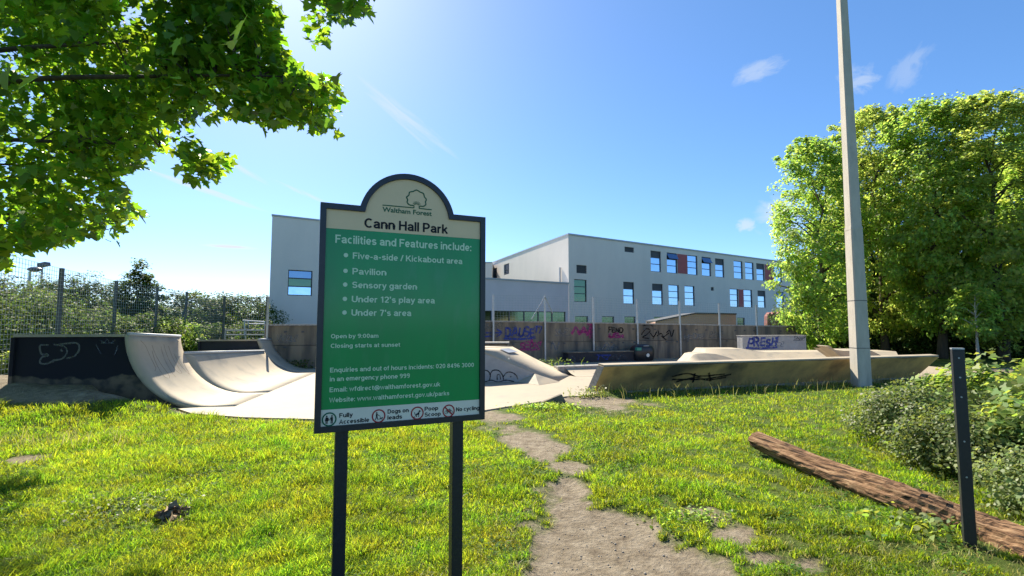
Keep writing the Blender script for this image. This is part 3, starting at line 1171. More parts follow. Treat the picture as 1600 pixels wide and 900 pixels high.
# ------------------------------------------------------------------ left run: near quarter pipe, low bank, far quarter pipe
def prof(h, Rr=1.42, n=14, run=RUN):
    """(out from lip line, z) from the lip of height h down to the floor"""
    s0 = run - math.sqrt(max(0, Rr * Rr - (Rr - h) ** 2))
    out = []
    a0 = math.acos((Rr - h) / Rr)
    for i in range(n + 1):
        a = a0 * (1 - i / n)
        out.append((run - Rr * math.sin(a), Rr - Rr * math.cos(a)))
    out[-1] = (run, 0.003)
    out.append((run + 0.45, 0.002))
    return out


def loft(mb, rows):
    n = len(rows[0])
    V = [p for r in rows for p in r]
    F = [[i * n + k, (i + 1) * n + k, (i + 1) * n + k + 1, i * n + k + 1] for i in range(len(rows) - 1) for k in range(n - 1)]
    mb.add(V, F)


def ramp(name, label, cat, y0, y1, h0, h1, deck, side_mat, group=None, nst=6, coping=True):
    base = lip(y0) - LN * deck
    t = thing(name, label, cat, lip(y0))
    rows = []
    for i in range(nst + 1):
        f = i / nst
        c = lip(y0 + (y1 - y0) * f)
        rows.append([tuple(c + LN * s + np.array([0, 0, z + FZ])) for s, z in prof(h0 + (h1 - h0) * f)])
    mb = MB()
    loft(mb, rows)
    ob = mb.build('riding_surface', 'ramp_concrete', t, True)
    sd = ob.modifiers.new('thickness', 'SOLIDIFY')
    sd.thickness = 0.07
    sd.offset = 1
    p0 = prof(h0)
    p1 = prof(h1)
    for (yy, pr, sgn, nm) in ((y0 + 0.05, p0, 1, 'side_panel'), (y1 - 0.05, p1, -1, 'side_panel')):
        c = lip(yy)
        poly = [c + LN * (s - 0.03) + np.array([0, 0, z + FZ - 0.05]) for s, z in pr[:-3]]
        poly += [c + LN * (pr[-4][0] - 0.03) + np.array([0, 0, -0.08]), c - LN * deck + np.array([0, 0, -0.08]), c - LN * deck + np.array([0, 0, pr[0][1] + FZ - 0.05])]
        m2 = MB()
        m2.prism(poly, LDIR * 0.08 * sgn)
        sp = m2.build(nm, side_mat, t)
    a, bq = lip(y0), lip(y1)
    dk = MB()
    s0, s1 = p0[0][0], p1[0][0]
    dk.prism([a + LN * (s0 - 0.02) + [0, 0, h0 + FZ - 0.045], bq + LN * (s1 - 0.02) + [0, 0, h1 + FZ - 0.045], bq - LN * deck + [0, 0, h1 + FZ - 0.045], a - LN * deck + [0, 0, h0 + FZ - 0.045]], (0, 0, 0.05))
    dk.build('deck', 'ramp_concrete', t)
    if coping:
        cp = MB()
        cp.tube([a + LN * (s0 - 0.005) + [0, 0, h0 + FZ + 0.005], bq + LN * (s1 - 0.005) + [0, 0, h1 + FZ + 0.005]], 0.03, 8)
        cp.build('coping', 'coping', t, True)
    bk = MB()
    c0, c1 = a - LN * (deck - 0.03), bq - LN * (deck - 0.03)
    bk.prism([c0 + [0, 0, -0.08], c1 + [0, 0, -0.08], c1 + [0, 0, h1 - 0.03], c0 + [0, 0, h0 - 0.03]], -LN * 0.06)
    bk.build('back_panel', side_mat, t)
    return t


qp1 = ramp('quarter_pipe', 'tall near quarter pipe with a black painted side wall and pale curved riding surface', 'skate ramp', 8.95, 10.75, 1.36, 1.27, 1.86, 'ramp_side')
bank = ramp('curved_bank', 'low curved concrete bank between the near and far quarter pipes', 'skate ramp', 10.75, 15.4, 0.90, 0.68, 0.9, 'edge_concrete', nst=10)
qp2 = ramp('quarter_pipe', 'small far quarter pipe with black side wall in front of the dark retaining wall', 'skate ramp', 15.4, 16.5, 1.04, 1.0, 1.7, 'paint_black')

# graffiti on the black side wall
SP = Plane((lip(9.0) - LN * 1.86)[:2], lip(9.0)[:2])


def strokes(plane, parent, m, lines, w, out=0.004, name='graffiti', k=8):
    mb = MB()
    for l in lines:
        ribbon(mb, plane, curve_pts(l, k) if len(l) > 2 else [np.array(q, float) for q in l], w, out)
    return mb.build(name, m, parent)


def pxl(plane, lines):
    return [[plane.px(*q) for q in l] for l in lines]


strokes(SP, qp1, 'spray_grey', pxl(SP, [
    [(76, 539), (63, 540), (65, 553), (73, 553), (75, 556), (66, 558), (63, 567), (74, 568), (86, 562)],
    [(84, 538), (100, 541), (105, 550), (98, 560), (86, 563), (82, 566)],
    [(91, 538), (119, 536), (124, 545), (117, 556), (104, 560)], [(95, 546), (98, 549)]]), 0.030)
strokes(SP, qp1, 'spray_faint', pxl(SP, [[(157, 531), (163, 535), (168, 530), (172, 536), (180, 531)], [(158, 536), (178, 536)], [(150, 538), (158, 553)], [(184, 545), (178, 556)], [(184, 540), (180, 552)]]), 0.012)

# scribbles on the near riding surface, following its curve
sc = MB()
for l in ([(0.05, 0.35), (0.12, 0.5), (0.3, 0.55), (0.35, 0.45)], [(0.10, 0.7), (0.4, 0.8), (0.42, 0.62), (0.15, 0.66)], [(0.12, 1.0), (0.45, 0.95)], [(0.1, 1.12), (0.38, 1.15), (0.4, 1.3), (0.12, 1.28)], [(0.2, 1.4), (0.45, 1.5), (0.3, 1.62)]):
    cp = curve_pts(l, 6)
    for i in range(len(cp) - 1):
        q = []
        for (aa, off) in ((cp[i], -0.008), (cp[i], 0.008), (cp[i + 1], 0.008), (cp[i + 1], -0.008)):
            ang = math.pi / 2 * (1 - aa[0])
            hcut = math.acos((1.42 - 1.34) / 1.42)
            ang = hcut * (1 - aa[0])
            s_, z_ = RUN - 1.42 * math.sin(ang), 1.42 - 1.42 * math.cos(ang)
            nrm = LN * math.sin(ang) + np.array([0, 0, math.cos(ang)])
            q.append(lip(8.95) + LDIR * (aa[1] + off) + LN * s_ + np.array([0, 0, z_ + FZ]) + nrm * 0.004)
        sc.add(q, [[0, 1, 2, 3]])
sc.build('graffiti', 'spray_rust', qp1)

# ------------------------------------------------------------------ funbox bank behind the sign
fb = thing('bank_ramp', 'concrete bank ramp sloping down to the right beside the sign with a graffitied side', 'skate ramp', (0, 12.9, 0))
N_ = D(742, 545, 12.95)
F_ = D(800, 542.5, 14.6)
B_ = G(872, 598)
E_ = G(897, 585)
topz = N_[2]
mb = MB()
rows = []
for i in range(9):
    f = i / 8
    a_ = N_ * (1 - f) + B_ * f
    c_ = F_ * (1 - f) + E_ * f
    dip = -0.05 * math.sin(math.pi * f) - 0.05 * math.sin(math.pi * min(1, f)) * f
    a_ = a_ + [0, 0, dip * 0.4 + FZ]
    c_ = c_ + [0, 0, dip + FZ]
    rows.append([tuple(a_), tuple((a_ + c_) / 2), tuple(c_)])
loft(mb, rows)
ob = mb.build('riding_surface', 'ramp_concrete', fb, True)
sd = ob.modifiers.new('thickness', 'SOLIDIFY')
sd.thickness = 0.06
sd.offset = -1
FBP = Plane(N_[:2], B_[:2])
mb = MB()
side = [FBP.p(a, z, 0.0) for a, z in ((-2.2, -0.05), (-2.2, topz - 0.03), (0, topz - 0.03), (FBP.L * 0.93, 0.06), (FBP.L * 0.93, -0.05))]
mb.prism(side, -FBP.n * 0.08)
mb.build('side_panel', 'pale_concrete', fb)
mb = MB()
F2 = F_ + (N_ - F_) * 0 + np.array([-2.0, 0.3, 0])
N2 = FBP.p(-2.2, topz)
mb.prism([N_ + [0, 0, -0.02], F_ + [0, 0, -0.02], [F2[0], F2[1], F_[2] - 0.02], [N2[0], N2[1], topz - 0.02]], (0, 0, 0.05))
mb.build('deck', 'ramp_concrete', fb)
mb = MB()
h0 = FBP.p(FBP.L * 0.72, topz * 0.27, 0.01)
mb.add([h0, G(806, 596.5, FZ) + [0, 0, 0.004], G(842, 602, FZ) + [0, 0, 0.004], B_ + [0.05, -0.02, FZ + 0.004]], [[0, 1, 2], [0, 2, 3]])
mb.build('hip', 'ramp_concrete', fb)
mb = MB()
q = [N_ * (1 - f) * (1 - g_) + B_ * f * (1 - g_) + F_ * (1 - f) * g_ + E_ * f * g_ + [0, 0, FZ + 0.008] for f, g_ in ((0.06, 0.5), (0.06, 0.8), (0.19, 0.8), (0.19, 0.5))]
mb.add(q, [[0, 1, 2, 3]])  # flat grey quad just above the riding surface, near its lip
mb.build('grey_patch', 'coping', fb)
strokes(FBP, fb, 'spray_black', pxl(FBP, [
    [(752, 590), (755, 580), (761, 579), (766, 585), (765, 594)], [(765, 586), (770, 579), (779, 579), (785, 586), (787, 594)],
    [(777, 594), (777, 586), (781, 586), (782, 593)], [(786, 589), (792, 582), (800, 582), (807, 587), (809, 593)], [(757, 597), (768, 594), (778, 597), (790, 594), (803, 596)], [(797, 588), (799, 589)]]), 0.028)

dl = thing('stone_ledge', 'small dark ledge behind the top of the bank ramp', 'ledge', D(766, 543, 15.6))
mb = MB()
q0 = D(742, 536, 15.6)
mb.obox((-0.75, 15.7, 0.47), (1, 0, 0), (0, 1, 0), UP, 0.62, 0.25, 0.47)
o_ = mb.build('block', 'wall_concrete', dl, bevel=0.02)
mb = MB()
mb.obox((-0.75, 15.68, 0.955), (1, 0, 0), (0, 1, 0), UP, 0.66, 0.3, 0.02)
mb.build('cap', 'edge_concrete', dl)

# far bank with a kerb along its lip
bk = thing('low_bank', 'low sunlit concrete bank with a kerb along its lip at the back of the floor', 'skate ramp', (4, 14, 0))
b0, b1 = G(900, 590), np.array([7.4, 15.0, 0])
l0, l1 = D(884, 577, 14.75), D(1085, 569, 16.2)
l0[2] = l1[2] = 0.22
mb = MB()
loft(mb, [[tuple(b0 + [0, 0, FZ + 0.003]), tuple((b0 + l0) / 2 + [0, 0, -0.02]), tuple(l0)], [tuple(b1 + [0, 0, FZ + 0.003]), tuple((b1 + l1) / 2 + [0, 0, -0.02]), tuple(l1)]])
mb.build('riding_surface', 'ramp_concrete', bk, True)
KP = Plane(l0[:2], l1[:2])
mb = MB()
KP.box(mb, -0.25, KP.L, 0.0, 0.28, -0.34, 0.0)
mb.build('kerb', 'edge_concrete', bk, bevel=0.015)

# long tilted slab seen from underneath
ts = thing('tilted_slab_ramp', 'long tilted concrete slab ramp showing its dark stained underside above the grass', 'skate ramp', SL0)
T0 = D(944, 573.5, SL0[1] - 0.42)
T1 = D(1467, 557.5, SL1[1] - 0.36)
mb = MB()
u0 = SL0 + (SL0 - T0) * 0.25
u1 = SL1 + (SL1 - T1) * 0.25
slab_t = np.array([-0.10, 0.16, 0.03])
nseg = 24
Vv = []
for i in range(nseg + 1):
    f = i / nseg
    lo_ = u0 * (1 - f) + u1 * f
    hi_ = T0 * (1 - f) + T1 * f
    wob = 0.012 * math.sin(i * 1.7) + 0.008 * math.sin(i * 4.1)
    hi_ = hi_ + [0, 0, wob]
    Vv.append((lo_, hi_, hi_ + slab_t, lo_ + slab_t))
V = [tuple(p) for r in Vv for p in r]
Fc = []
for i in range(nseg):
    for k in range(4):
        Fc.append([i * 4 + k, i * 4 + (k + 1) % 4, (i + 1) * 4 + (k + 1) % 4, (i + 1) * 4 + k])
mb.add(V, Fc)
mb.build('slab', 'under_concrete', ts)
mb = MB()
for (r, s) in ((Vv[0], -1), (Vv[-1], 1)):
    ex = norm(SL1 - SL0) * 0.012 * s
    mb = MB()
    mb.prism([r[0], r[1], r[2], r[3]], ex)
    mb.build('end_face', 'edge_concrete', ts)
mb = MB()
mb.prism([T0 + [0, 0, 0.012], T1 + [0, 0, 0.012], T1 + slab_t + [0, 0.02, 0.0], T0 + slab_t + [0, 0.02, 0.0]], (0, 0, 0.035))
mb.build('lip', 'ramp_concrete', ts)


class Tilt:
    pass


tp_ = Tilt()
tp_.A = SL0
tp_.d = norm(SL1 - SL0)
tp_.upv = norm(T0 - SL0)
tp_.n = np.cross(tp_.d, tp_.upv)
tp_.p = lambda a, z, out=0: tp_.A + tp_.d * a + tp_.upv * z + tp_.n * out
strokes(tp_, ts, 'spray_black', [[(1.9, 0.42), (2.3, 0.50), (2.7, 0.40), (3.4, 0.44)], [(2.1, 0.25), (2.6, 0.36), (3.0, 0.26), (3.5, 0.33)], [(2.5, 0.5), (2.6, 0.2)], [(1.95, 0.33), (2.9, 0.30), (3.6, 0.42)], [(2.9, 0.5), (3.1, 0.22)]], 0.05, 0.01)


# sunlit hips beyond the slab
def hip(name, label, top, base, back):
    t = thing(name, label, 'skate ramp', np.array(base[len(base) // 2]))
    mb = MB()
    loft(mb, [[tuple(a_), tuple(np.array(a_) * 0.45 + np.array(b_) * 0.55 + [0, 0, -0.03]), tuple(b_)] for a_, b_ in zip(base, top)])
    mb.build('riding_surface', 'ramp_concrete', t, True)
    m2 = MB()
    loft(m2, [[tuple(a_), tuple(np.array(a_) + [0, back, 0]), tuple([a_[0], a_[1] + back + 0.05, 0])] for a_ in top])
    m2.build('deck', 'ramp_concrete', t)
    return t


tp1 = [D(*q, 16.0) for q in ((1066, 572), (1076, 562), (1083, 554), (1090, 552.5), (1103, 552), (1118, 553), (1134, 557), (1152, 563), (1170, 572))]
bs1 = [np.array([q[0] - 0.15, 14.95 + 0.25 * i / 8, FZ]) for i, q in enumerate(tp1)]
hip('rounded_hip', 'small rounded sunlit concrete hump just behind the long slab', tp1, bs1, 0.8)
tp2 = [D(*q, 18.2) for q in ((1092, 556), (1099, 550), (1103, 545), (1130, 545), (1161, 545), (1178, 548), (1196, 550), (1250, 549.5), (1330, 549), (1400, 549))]
bs2 = [np.array([q[0] * 0.93, 16.5, FZ]) for q in tp2]
hip('long_hip', 'long low sunlit concrete bank in front of the pale graffitied block', tp2, bs2, 1.0)
wd = thing('wedge_ramp', 'grey wedge ramp with a pale edge beside the lamp column', 'skate ramp', D(1340, 562, 15.8))
mb = MB()
pts = [D(*q, 15.8) for q in ((1300, 546), (1318, 548), (1362, 548), (1398, 566), (1328, 566))]
mb.prism(pts, (0.2, 1.3, 0.0))
mb.build('body', 'ramp_concrete', wd)
mb = MB()
mb.prism([D(*q, 15.78) for q in ((1291.5, 541), (1296, 540.5), (1333, 566), (1326, 566))], (0.1, 0.7, 0))
mb.build('edge_strip', 'floor_concrete', wd)

# ------------------------------------------------------------------ retaining wall, its fence and what stands along it
WP = Plane(WALL0[:2], (WALL0 + WDIR)[:2])
a_end = WP.px(1252, 540)[0]
a_mid = WP.px(640, 540)[0]
rw = thing('retaining_wall', 'dark stained concrete retaining wall covered in graffiti at the back of the skate park', 'wall', WP.p(0, 0))
mb = MB()
zl = WP.px(450, 509)[1]
zr0 = WP.px(757, 501)[1]
zr1 = WP.px(1240, 511)[1]
topz_ = lambda a: zl if a < a_mid else zr0 + (zr1 - zr0) * (a - a_mid) / (a_end - a_mid)
zm = 0.82
mb.prism([WP.p(-0.1, zm), WP.p(a_end, zm), WP.p(a_end, zr1), WP.p(a_mid, zr0), WP.p(a_mid, zl), WP.p(-0.1, zl)], -WP.n * 0.3)
mb.build('upper_course', 'wall_concrete', rw)
mb = MB()
mb.prism([WP.p(-0.1, -0.1, 0.05), WP.p(a_end, -0.1, 0.05), WP.p(a_end, zm - 0.012, 0.05), WP.p(-0.1, zm - 0.012, 0.05)], -WP.n * 0.35)
mb.build('lower_course', 'wall_concrete', rw)
mb = MB()
mb.prism([WP.p(-0.12, zl, 0.05), WP.p(a_mid - 0.01, zl, 0.05), WP.p(a_mid - 0.01, zl + 0.05, 0.05), WP.p(-0.12, zl + 0.05, 0.05)], -WP.n * 0.4)
mb.prism([WP.p(a_mid, zr0, 0.03), WP.p(a_end, zr1, 0.03), WP.p(a_end, zr1 + 0.05, 0.03), WP.p(a_mid, zr0 + 0.05, 0.03)], -WP.n * 0.36)
mb.build('coping', 'edge_concrete', rw)
k = 0
for a in np.arange(0.5, a_end - 0.3, 0.55):
    for z in (zm - 0.06, topz_(a) - 0.2):
        if (k * 7) % 5 < 3:
            mb = MB()
            WP.box(mb, a, a + 0.09, z - 0.035, z + 0.02, 0.0, 0.075 if z < zm else 0.02)
            mb.build('lifting_socket', 'louvre', rw)
        k += 1


def wtext(s, x0, y0, x1, cap_px, m, bold=0.02, shear=0.1):
    a0, z0 = WP.px(x0, y0)
    a1, _ = WP.px(x1, y0)
    _, z1 = WP.px(x0, y0 - cap_px)
    text_on(WP, s, a0, z0, z1 - z0, a1, m, rw, 'graffiti', out=0.06 if z0 < zm else 0.008, bold=bold, shear=shear)


def wspray(w, x0, y0, x1, cap_px, m, seed, weight=0.2, wild=1.0):
    a0, z0 = WP.px(x0, y0)
    a1, _ = WP.px(x1, y0)
    _, z1 = WP.px(x0, y0 - cap_px)
    spray_word(WP, w, a0, z0, z1 - z0, a1, m, rw, weight, 0.062 if z0 < zm else 0.009, seed, wild)


wspray('DAUSE', 789, 527, 836, 16, 'spray_blue', 3, 0.2)
wspray('SEPK', 812, 545, 842, 11, 'spray_pink', 4, 0.22)
wspray('FEND', 950, 520, 974, 8.5, 'spray_black', 5, 0.2, 0.4)
wspray('USH', 951, 528, 974, 6.5, 'spray_pink', 6, 0.36, 0.5)
wspray('KDAC', 758, 512, 784, 7, 'spray_grey', 7, 0.14)
wspray('NUF', 868, 523, 890, 9, 'spray_faint', 8, 0.12)
wspray('HEDS', 1068, 531, 1098, 10, 'spray_faint', 9, 0.12)
wspray('PAK', 1108, 526, 1128, 8, 'spray_grey', 10, 0.14)
wspray('SCOE', 930, 548, 962, 7, 'spray_faint', 12, 0.13)
wspray('WEN', 432, 533, 462, 9, 'spray_faint', 13, 0.1)
strokes(WP, rw, 'spray_black', pxl(WP, [
    [(1002, 523), (1009, 514), (1016, 516), (1010, 523), (1004, 527), (1014, 529)], [(1016, 520), (1021, 526), (1026, 518), (1020, 530)], [(1026, 525), (1033, 521), (1037, 526), (1045, 520)],
    [(1028, 515), (1029, 522)], [(1033, 525), (1041, 531)], [(1041, 520), (1046, 516), (1049, 526), (1053, 515)], [(1004, 509), (1014, 507), (1020, 510)]]), 0.05, 0.01)
strokes(WP, rw, 'spray_blue', pxl(WP, [[(757, 520), (783, 520)], [(776, 514), (784, 520), (776, 526)], [(757, 526), (772, 525)], [(836, 510), (846, 511), (842, 521)]]), 0.06, 0.01)
strokes(WP, rw, 'spray_pink', pxl(WP, [[(893, 522), (900, 512), (906, 522), (912, 512), (918, 523), (923, 508)], [(917, 506), (925, 508), (922, 528)], [(904, 518), (920, 519)], [(830, 528), (831, 535)]]), 0.11, 0.009)
strokes(WP, rw, 'spray_faint', pxl(WP, [[(860, 546), (863, 534), (868, 546), (873, 534)], [(940, 545), (948, 535), (952, 546), (960, 536)]]), 0.05, 0.056)


def wires(mb, P0, P1, z0, z1, dz, dv, r):
    """welded mesh between two posts: P0, P1 ground points; z0/z1 pairs for both ends"""
    P0 = np.array(P0, float)
    P1 = np.array(P1, float)
    n = int((max(z1) - min(z0)) / dz)
    for i in range(n + 1):
        f = i / n
        a = P0 + [0, 0, z0[0] + (z1[0] - z0[0]) * f]
        c = P1 + [0, 0, z0[1] + (z1[1] - z0[1]) * f]
        mb.tube([a, c], r, 4, False)
    L = np.linalg.norm(P1 - P0)
    m = int(L / dv)
    for i in range(1, m):
        f = i / m
        q = P0 * (1 - f) + P1 * f
        mb.tube([q + [0, 0, z0[0] * (1 - f) + z0[1] * f], q + [0, 0, z1[0] * (1 - f) + z1[1] * f]], r, 3, False)


wf = thing('wall_fence', 'thin wire mesh fence on galvanised posts rising above the retaining wall', 'fence', WP.p(5, 0))
posts = [(420, 464), (770, 460.5), (850, 461.5), (925, 464), (993.3, 467.5), (1059.5, 470.6), (1121, 473.6), (1179, 476.6), (1241, 478)]
pa = []
for (x, y) in posts:
    a, z = WP.px(x, y)
    pa.append((a, z))
    mb = MB()
    zb = 0.0
    mb.obox(WP.p(a, (z + zb) / 2, 0.09), WP.d, WP.n, UP, 0.032, 0.032, (z - zb) / 2)
    p_ = mb.build('post', 'galvanised', wf)
for (x0, y0, x1, y1) in ((850, 463, 829, 499), (850, 464, 862, 490), (1233, 502, 1246, 476)):
    mb = MB()
    q0 = WP.px(x0, y0)
    q1 = WP.px(x1, y1)
    mb.tube([WP.p(*q0, 0.13), WP.p(*q1, 0.13)], 0.022, 6)
    mb.build('brace', 'galvanised', wf)
hid = [(a_mid - 1.6, 2.6), (a_mid + 0.6, 2.7)]
for i in range(1, len(pa) - 1):
    mb = MB()
    zt = (topz_(pa[i][0]) + 0.06, topz_(pa[i + 1][0]) + 0.06)
    wires(mb, WP.p(pa[i][0] + 0.04, 0, 0.09), WP.p(pa[i + 1][0] - 0.04, 0, 0.09), zt, (pa[i][1] - 0.03, pa[i + 1][1] - 0.03), 0.1, 0.12, 0.0028)
    mb.build('mesh_panel', 'wire', wf)

# black rounded bin
bc = D(1003.5, 561.5, 20.3)
bc[2] = FZ
bn = thing('litter_bin', 'bulky black rounded bin with a white dot against the graffitied retaining wall', 'bin', bc)
mb = MB()
rows = []
for (z, w, d_) in ((0, 0.40, 0.26), (0.05, 0.46, 0.30), (0.35, 0.50, 0.32), (0.52, 0.47, 0.31), (0.62, 0.38, 0.26), (0.67, 0.2, 0.15), (0.68, 0.02, 0.02)):
    ring = []
    for k in range(28):
        th = 2 * math.pi * k / 28
        c_, s_ = math.cos(th), math.sin(th)
        ring.append(tuple(bc + WP.d * (w * math.copysign(abs(c_) ** 0.6, c_)) + WP.n * (d_ * math.copysign(abs(s_) ** 0.6, s_)) + np.array([0, 0, z])))
    rows.append(ring + [ring[0]])
loft(mb, rows)
mb.build('body', 'bin_plastic', bn, True)
BP = Plane((bc + WP.n * 0.325)[:2], (bc + WP.n * 0.325 + WP.d)[:2])
mb = MB()
mb.prism([BP.p(0.06 + 0.075 * math.cos(i * math.pi / 8), 0.26 + 0.075 * math.sin(i * math.pi / 8), 0.0) for i in range(16)], BP.n * 0.012)
mb.build('dot', 'bin_dot', bn)
mb = MB()
BP.box(mb, -0.46, -0.24, 0.46, 0.58, -0.12, 0.005)
mb.build('label', 'bin_label', bn)
mb = MB()
mb.tube([BP.p(-0.1, 0.60, -0.12), BP.p(-0.1, 0.64, -0.05), BP.p(0.14, 0.64, -0.05), BP.p(0.14, 0.60, -0.12)], 0.015, 6)
mb.build('handle', 'galvanised', bn)

# dark bench-height ledge by the wall
lg = thing('grind_ledge', 'long low black painted ledge with faint graffiti along the foot of the retaining wall', 'ledge', D(930, 562, 19.2))
a0, _ = WP.px(874, 560)
a1, _ = WP.px(984, 560)
mb = MB()
WP.box(mb, a0, a1 - 0.2, 0.0, 0.40, 0.35, 0.85)
mb.build('block', 'paint_black', lg, bevel=0.02)
mb = MB()
WP.box(mb, a0 - 0.03, a1 - 0.17, 0.402, 0.44, 0.33, 0.87)
mb.build('top_edge', 'wall_concrete', lg)
LP = Plane(WP.p(0, 0, 0.85)[:2], WP.p(1, 0, 0.85)[:2])
strokes(LP, lg, 'spray_faint', [[(a0 + 1.9, 0.12), (a0 + 2.1, 0.3), (a0 + 2.25, 0.1), (a0 + 2.4, 0.3), (a0 + 2.6, 0.15)], [(a0 + 0.1, 0.15), (a0 + 0.2, 0.28), (a0 + 0.3, 0.12), (a0 + 0.12, 0.1)]], 0.02, 0.004)
strokes(LP, lg, 'spray_blue', [[(a0 + 1.3, 0.1), (a0 + 1.4, 0.3), (a0 + 1.7, 0.12), (a0 + 1.8, 0.32)], [(a0 + 1.2, 0.3), (a0 + 1.9, 0.28)]], 0.05, 0.006)

# pale block with blue graffiti
pb0, pb1 = D(1160.5, 545, 20.4), D(1260, 545, 21.0)
pbt = thing('graffiti_block', 'pale freestanding concrete block wall with blue graffiti beyond the hips', 'wall', pb0)
PB = Plane(pb0[:2], pb1[:2])
zt = PB.px(1200, 524)[1]
mb = MB()
PB.box(mb, 0, PB.L, -0.05, zt - 0.03, -0.35, 0)
mb.build('block', 'pale_concrete', pbt)
mb = MB()
PB.box(mb, -0.02, PB.L + 0.02, zt - 0.028, zt, -0.37, 0.02)
mb.build('top_edge', 'edge_concrete', pbt)
a0, z0 = PB.px(1167, 542)
a1, _ = PB.px(1213, 542)
spray_word(PB, 'PRESH', a0, z0, PB.px(1167, 528)[1] - z0, a1, 'spray_blue', pbt, 0.22, 0.004, 15)
spray_word(PB, 'AKCO', a0 + 0.5, z0 + 0.02, 0.2, a1 + 0.3, 'spray_faint', pbt, 0.12, 0.003, 16)
a0, z0 = PB.px(1240, 531)
a1, _ = PB.px(1257, 531)
spray_word(PB, 'SNAP', a0, z0, PB.px(1240, 526)[1] - z0, a1, 'spray_black', pbt, 0.12, 0.004, 17)

# broken kerb stone in the grass edge
ks = thing('broken_kerb', 'tilted broken concrete kerb slab at the edge of the floor', 'kerb', G(862, 626))
mb = MB()
q = [D(836, 635, 9.75), D(888, 634, 9.75), D(878, 616, 9.75), D(848, 628, 9.75)]
mb.prism(q, (-0.02, 0.10, 0.0))
ksb = mb.build('slab', 'wall_concrete', ks, bevel=0.012)  # darker concrete puts shade into the colour of the front face

# ------------------------------------------------------------------ left fence
fnc = thing('mesh_fence', 'tall green welded mesh fence on steel posts along the left side', 'fence', G(183, 438, 3.0) * [1, 1, 0])
fp = [G(-22, 388, 3.0), G(97, 419, 3.0), G(182, 438.5, 3.0), G(246, 448, 3.0), G(292, 456, 3.0)]
fb2 = [D(292, 466, fp[-1][1]), D(351, 463, 18.9), D(418, 464, 17.6)]
for i, p in enumerate(fp + fb2[1:]):
    mb = MB()
    dd = norm(np.array([-0.256, 0.967, 0]))
    zt = p[2]
    mb.obox((p[0], p[1], zt / 2), dd, (dd[1], -dd[0], 0), UP, 0.05, 0.035, zt / 2)
    mb.build('post', 'fence_green', fnc)
seq = [(fp[i], fp[i + 1]) for i in range(len(fp) - 1)] + [(fb2[i], fb2[i + 1]) for i in range(2)]
for p, q in seq:
    mb = MB()
    off = np.array([0.06, -0.02, 0])
    wires(mb, np.array([p[0], p[1], 0]) + off, np.array([q[0], q[1], 0]) + off, (0.05, 0.05), (p[2] - 0.03, q[2] - 0.03), 0.10, 0.14, 0.0044)
    mb.build('mesh_panel', 'wire', fnc)
mb = MB()
mb.tube([D(293, 472, fp[-1][1] - 0.1), D(276, 520, fp[-1][1] - 1.0)], 0.035, 6)
mb.build('brace', 'fence_green', fnc)

# barrier rails near the far quarter pipe
rl = thing('guard_rail', 'pale metal guard rails behind the far quarter pipe', 'railing', D(390, 540, 19.4) * [1, 1, 0])
for (x0, y0, x1, y1) in ((350, 516.5, 416, 516), (350, 523.5, 416, 523)):
    mb = MB()
    mb.tube([D(x0, y0, 19.6), D(x1, y1, 18.9)], 0.03, 6)
    mb.build('rail', 'galvanised', rl)
for x in (352, 384, 414):
    mb = MB()
    p = D(x, 514, 19.6 - 0.7 * (x - 350) / 66)
    mb.tube([(p[0], p[1], 0), p], 0.03, 6)
    mb.build('post', 'galvanised', rl)
gf = thing('goal_frame', 'white tubular goal frame glimpsed through the back fence', 'goal', D(398, 520, 23) * [1, 1, 0])
for l in ([(380, 500.5, 23.0), (414, 503, 22)], [(382, 501, 23), (382, 526, 23)], [(388, 502, 24), (388, 525, 24)], [(380, 500.5, 23), (386, 502, 24.2)], [(386, 506, 24.2), (414, 506, 23.2)], [(414, 503, 22), (414, 526, 22)]):
    mb = MB()
    mb.tube([D(*q) for q in l], 0.035, 6)
    mb.build('tube', 'white_trim', gf)

# floodlights behind the trees on the left
for i, (px, py, dd, kind) in enumerate(((47, 424, 27, 0), (66, 417, 32, 1))):
    p = D(px, py, dd)
    lab = ('floodlight mast with a wide flat oval head above the left bushes', 'floodlight mast with a small square tilted head beside the oval lamp')[i]
    f_ = thing('floodlight', lab, 'floodlight', (p[0], p[1], 0), 'floodlight masts')
    mb = MB()
    mb.tube([(p[0], p[1], 0), p], [0.09, 0.06], 8)
    mb.build('mast', 'galvanised', f_)
    mb = MB()
    if kind == 0:
        rows = []
        for (z, r) in ((-0.13, 0.02), (-0.12, 0.2), (-0.02, 0.42), (0.05, 0.42), (0.13, 0.25), (0.15, 0.02)):
            ring = [tuple(p + np.array([0.25 + r * 0.95 * math.cos(k * math.pi / 8), r * 0.5 * math.sin(k * math.pi / 8), z + 0.1])) for k in range(17)]
            rows.append(ring)
        loft(mb, rows)
    else:
        ax = norm(np.array([0.93, 0, 0.2]))
        mb.obox(p + np.array([0.1, 0, 0.15]), ax, (0, 1, 0), np.cross(ax, [0, 1, 0]), 0.26, 0.2, 0.12)
    mb.build('lamp_head', 'lamp_head', f_)

# ------------------------------------------------------------------ school building
BC = D(888, 367, 47.0)
BDIR = norm(np.array([1152 / 755.0, 1.0, 0.0]))
BP_ = Plane(BC[:2], (BC + BDIR)[:2])
ztop = BC[2]


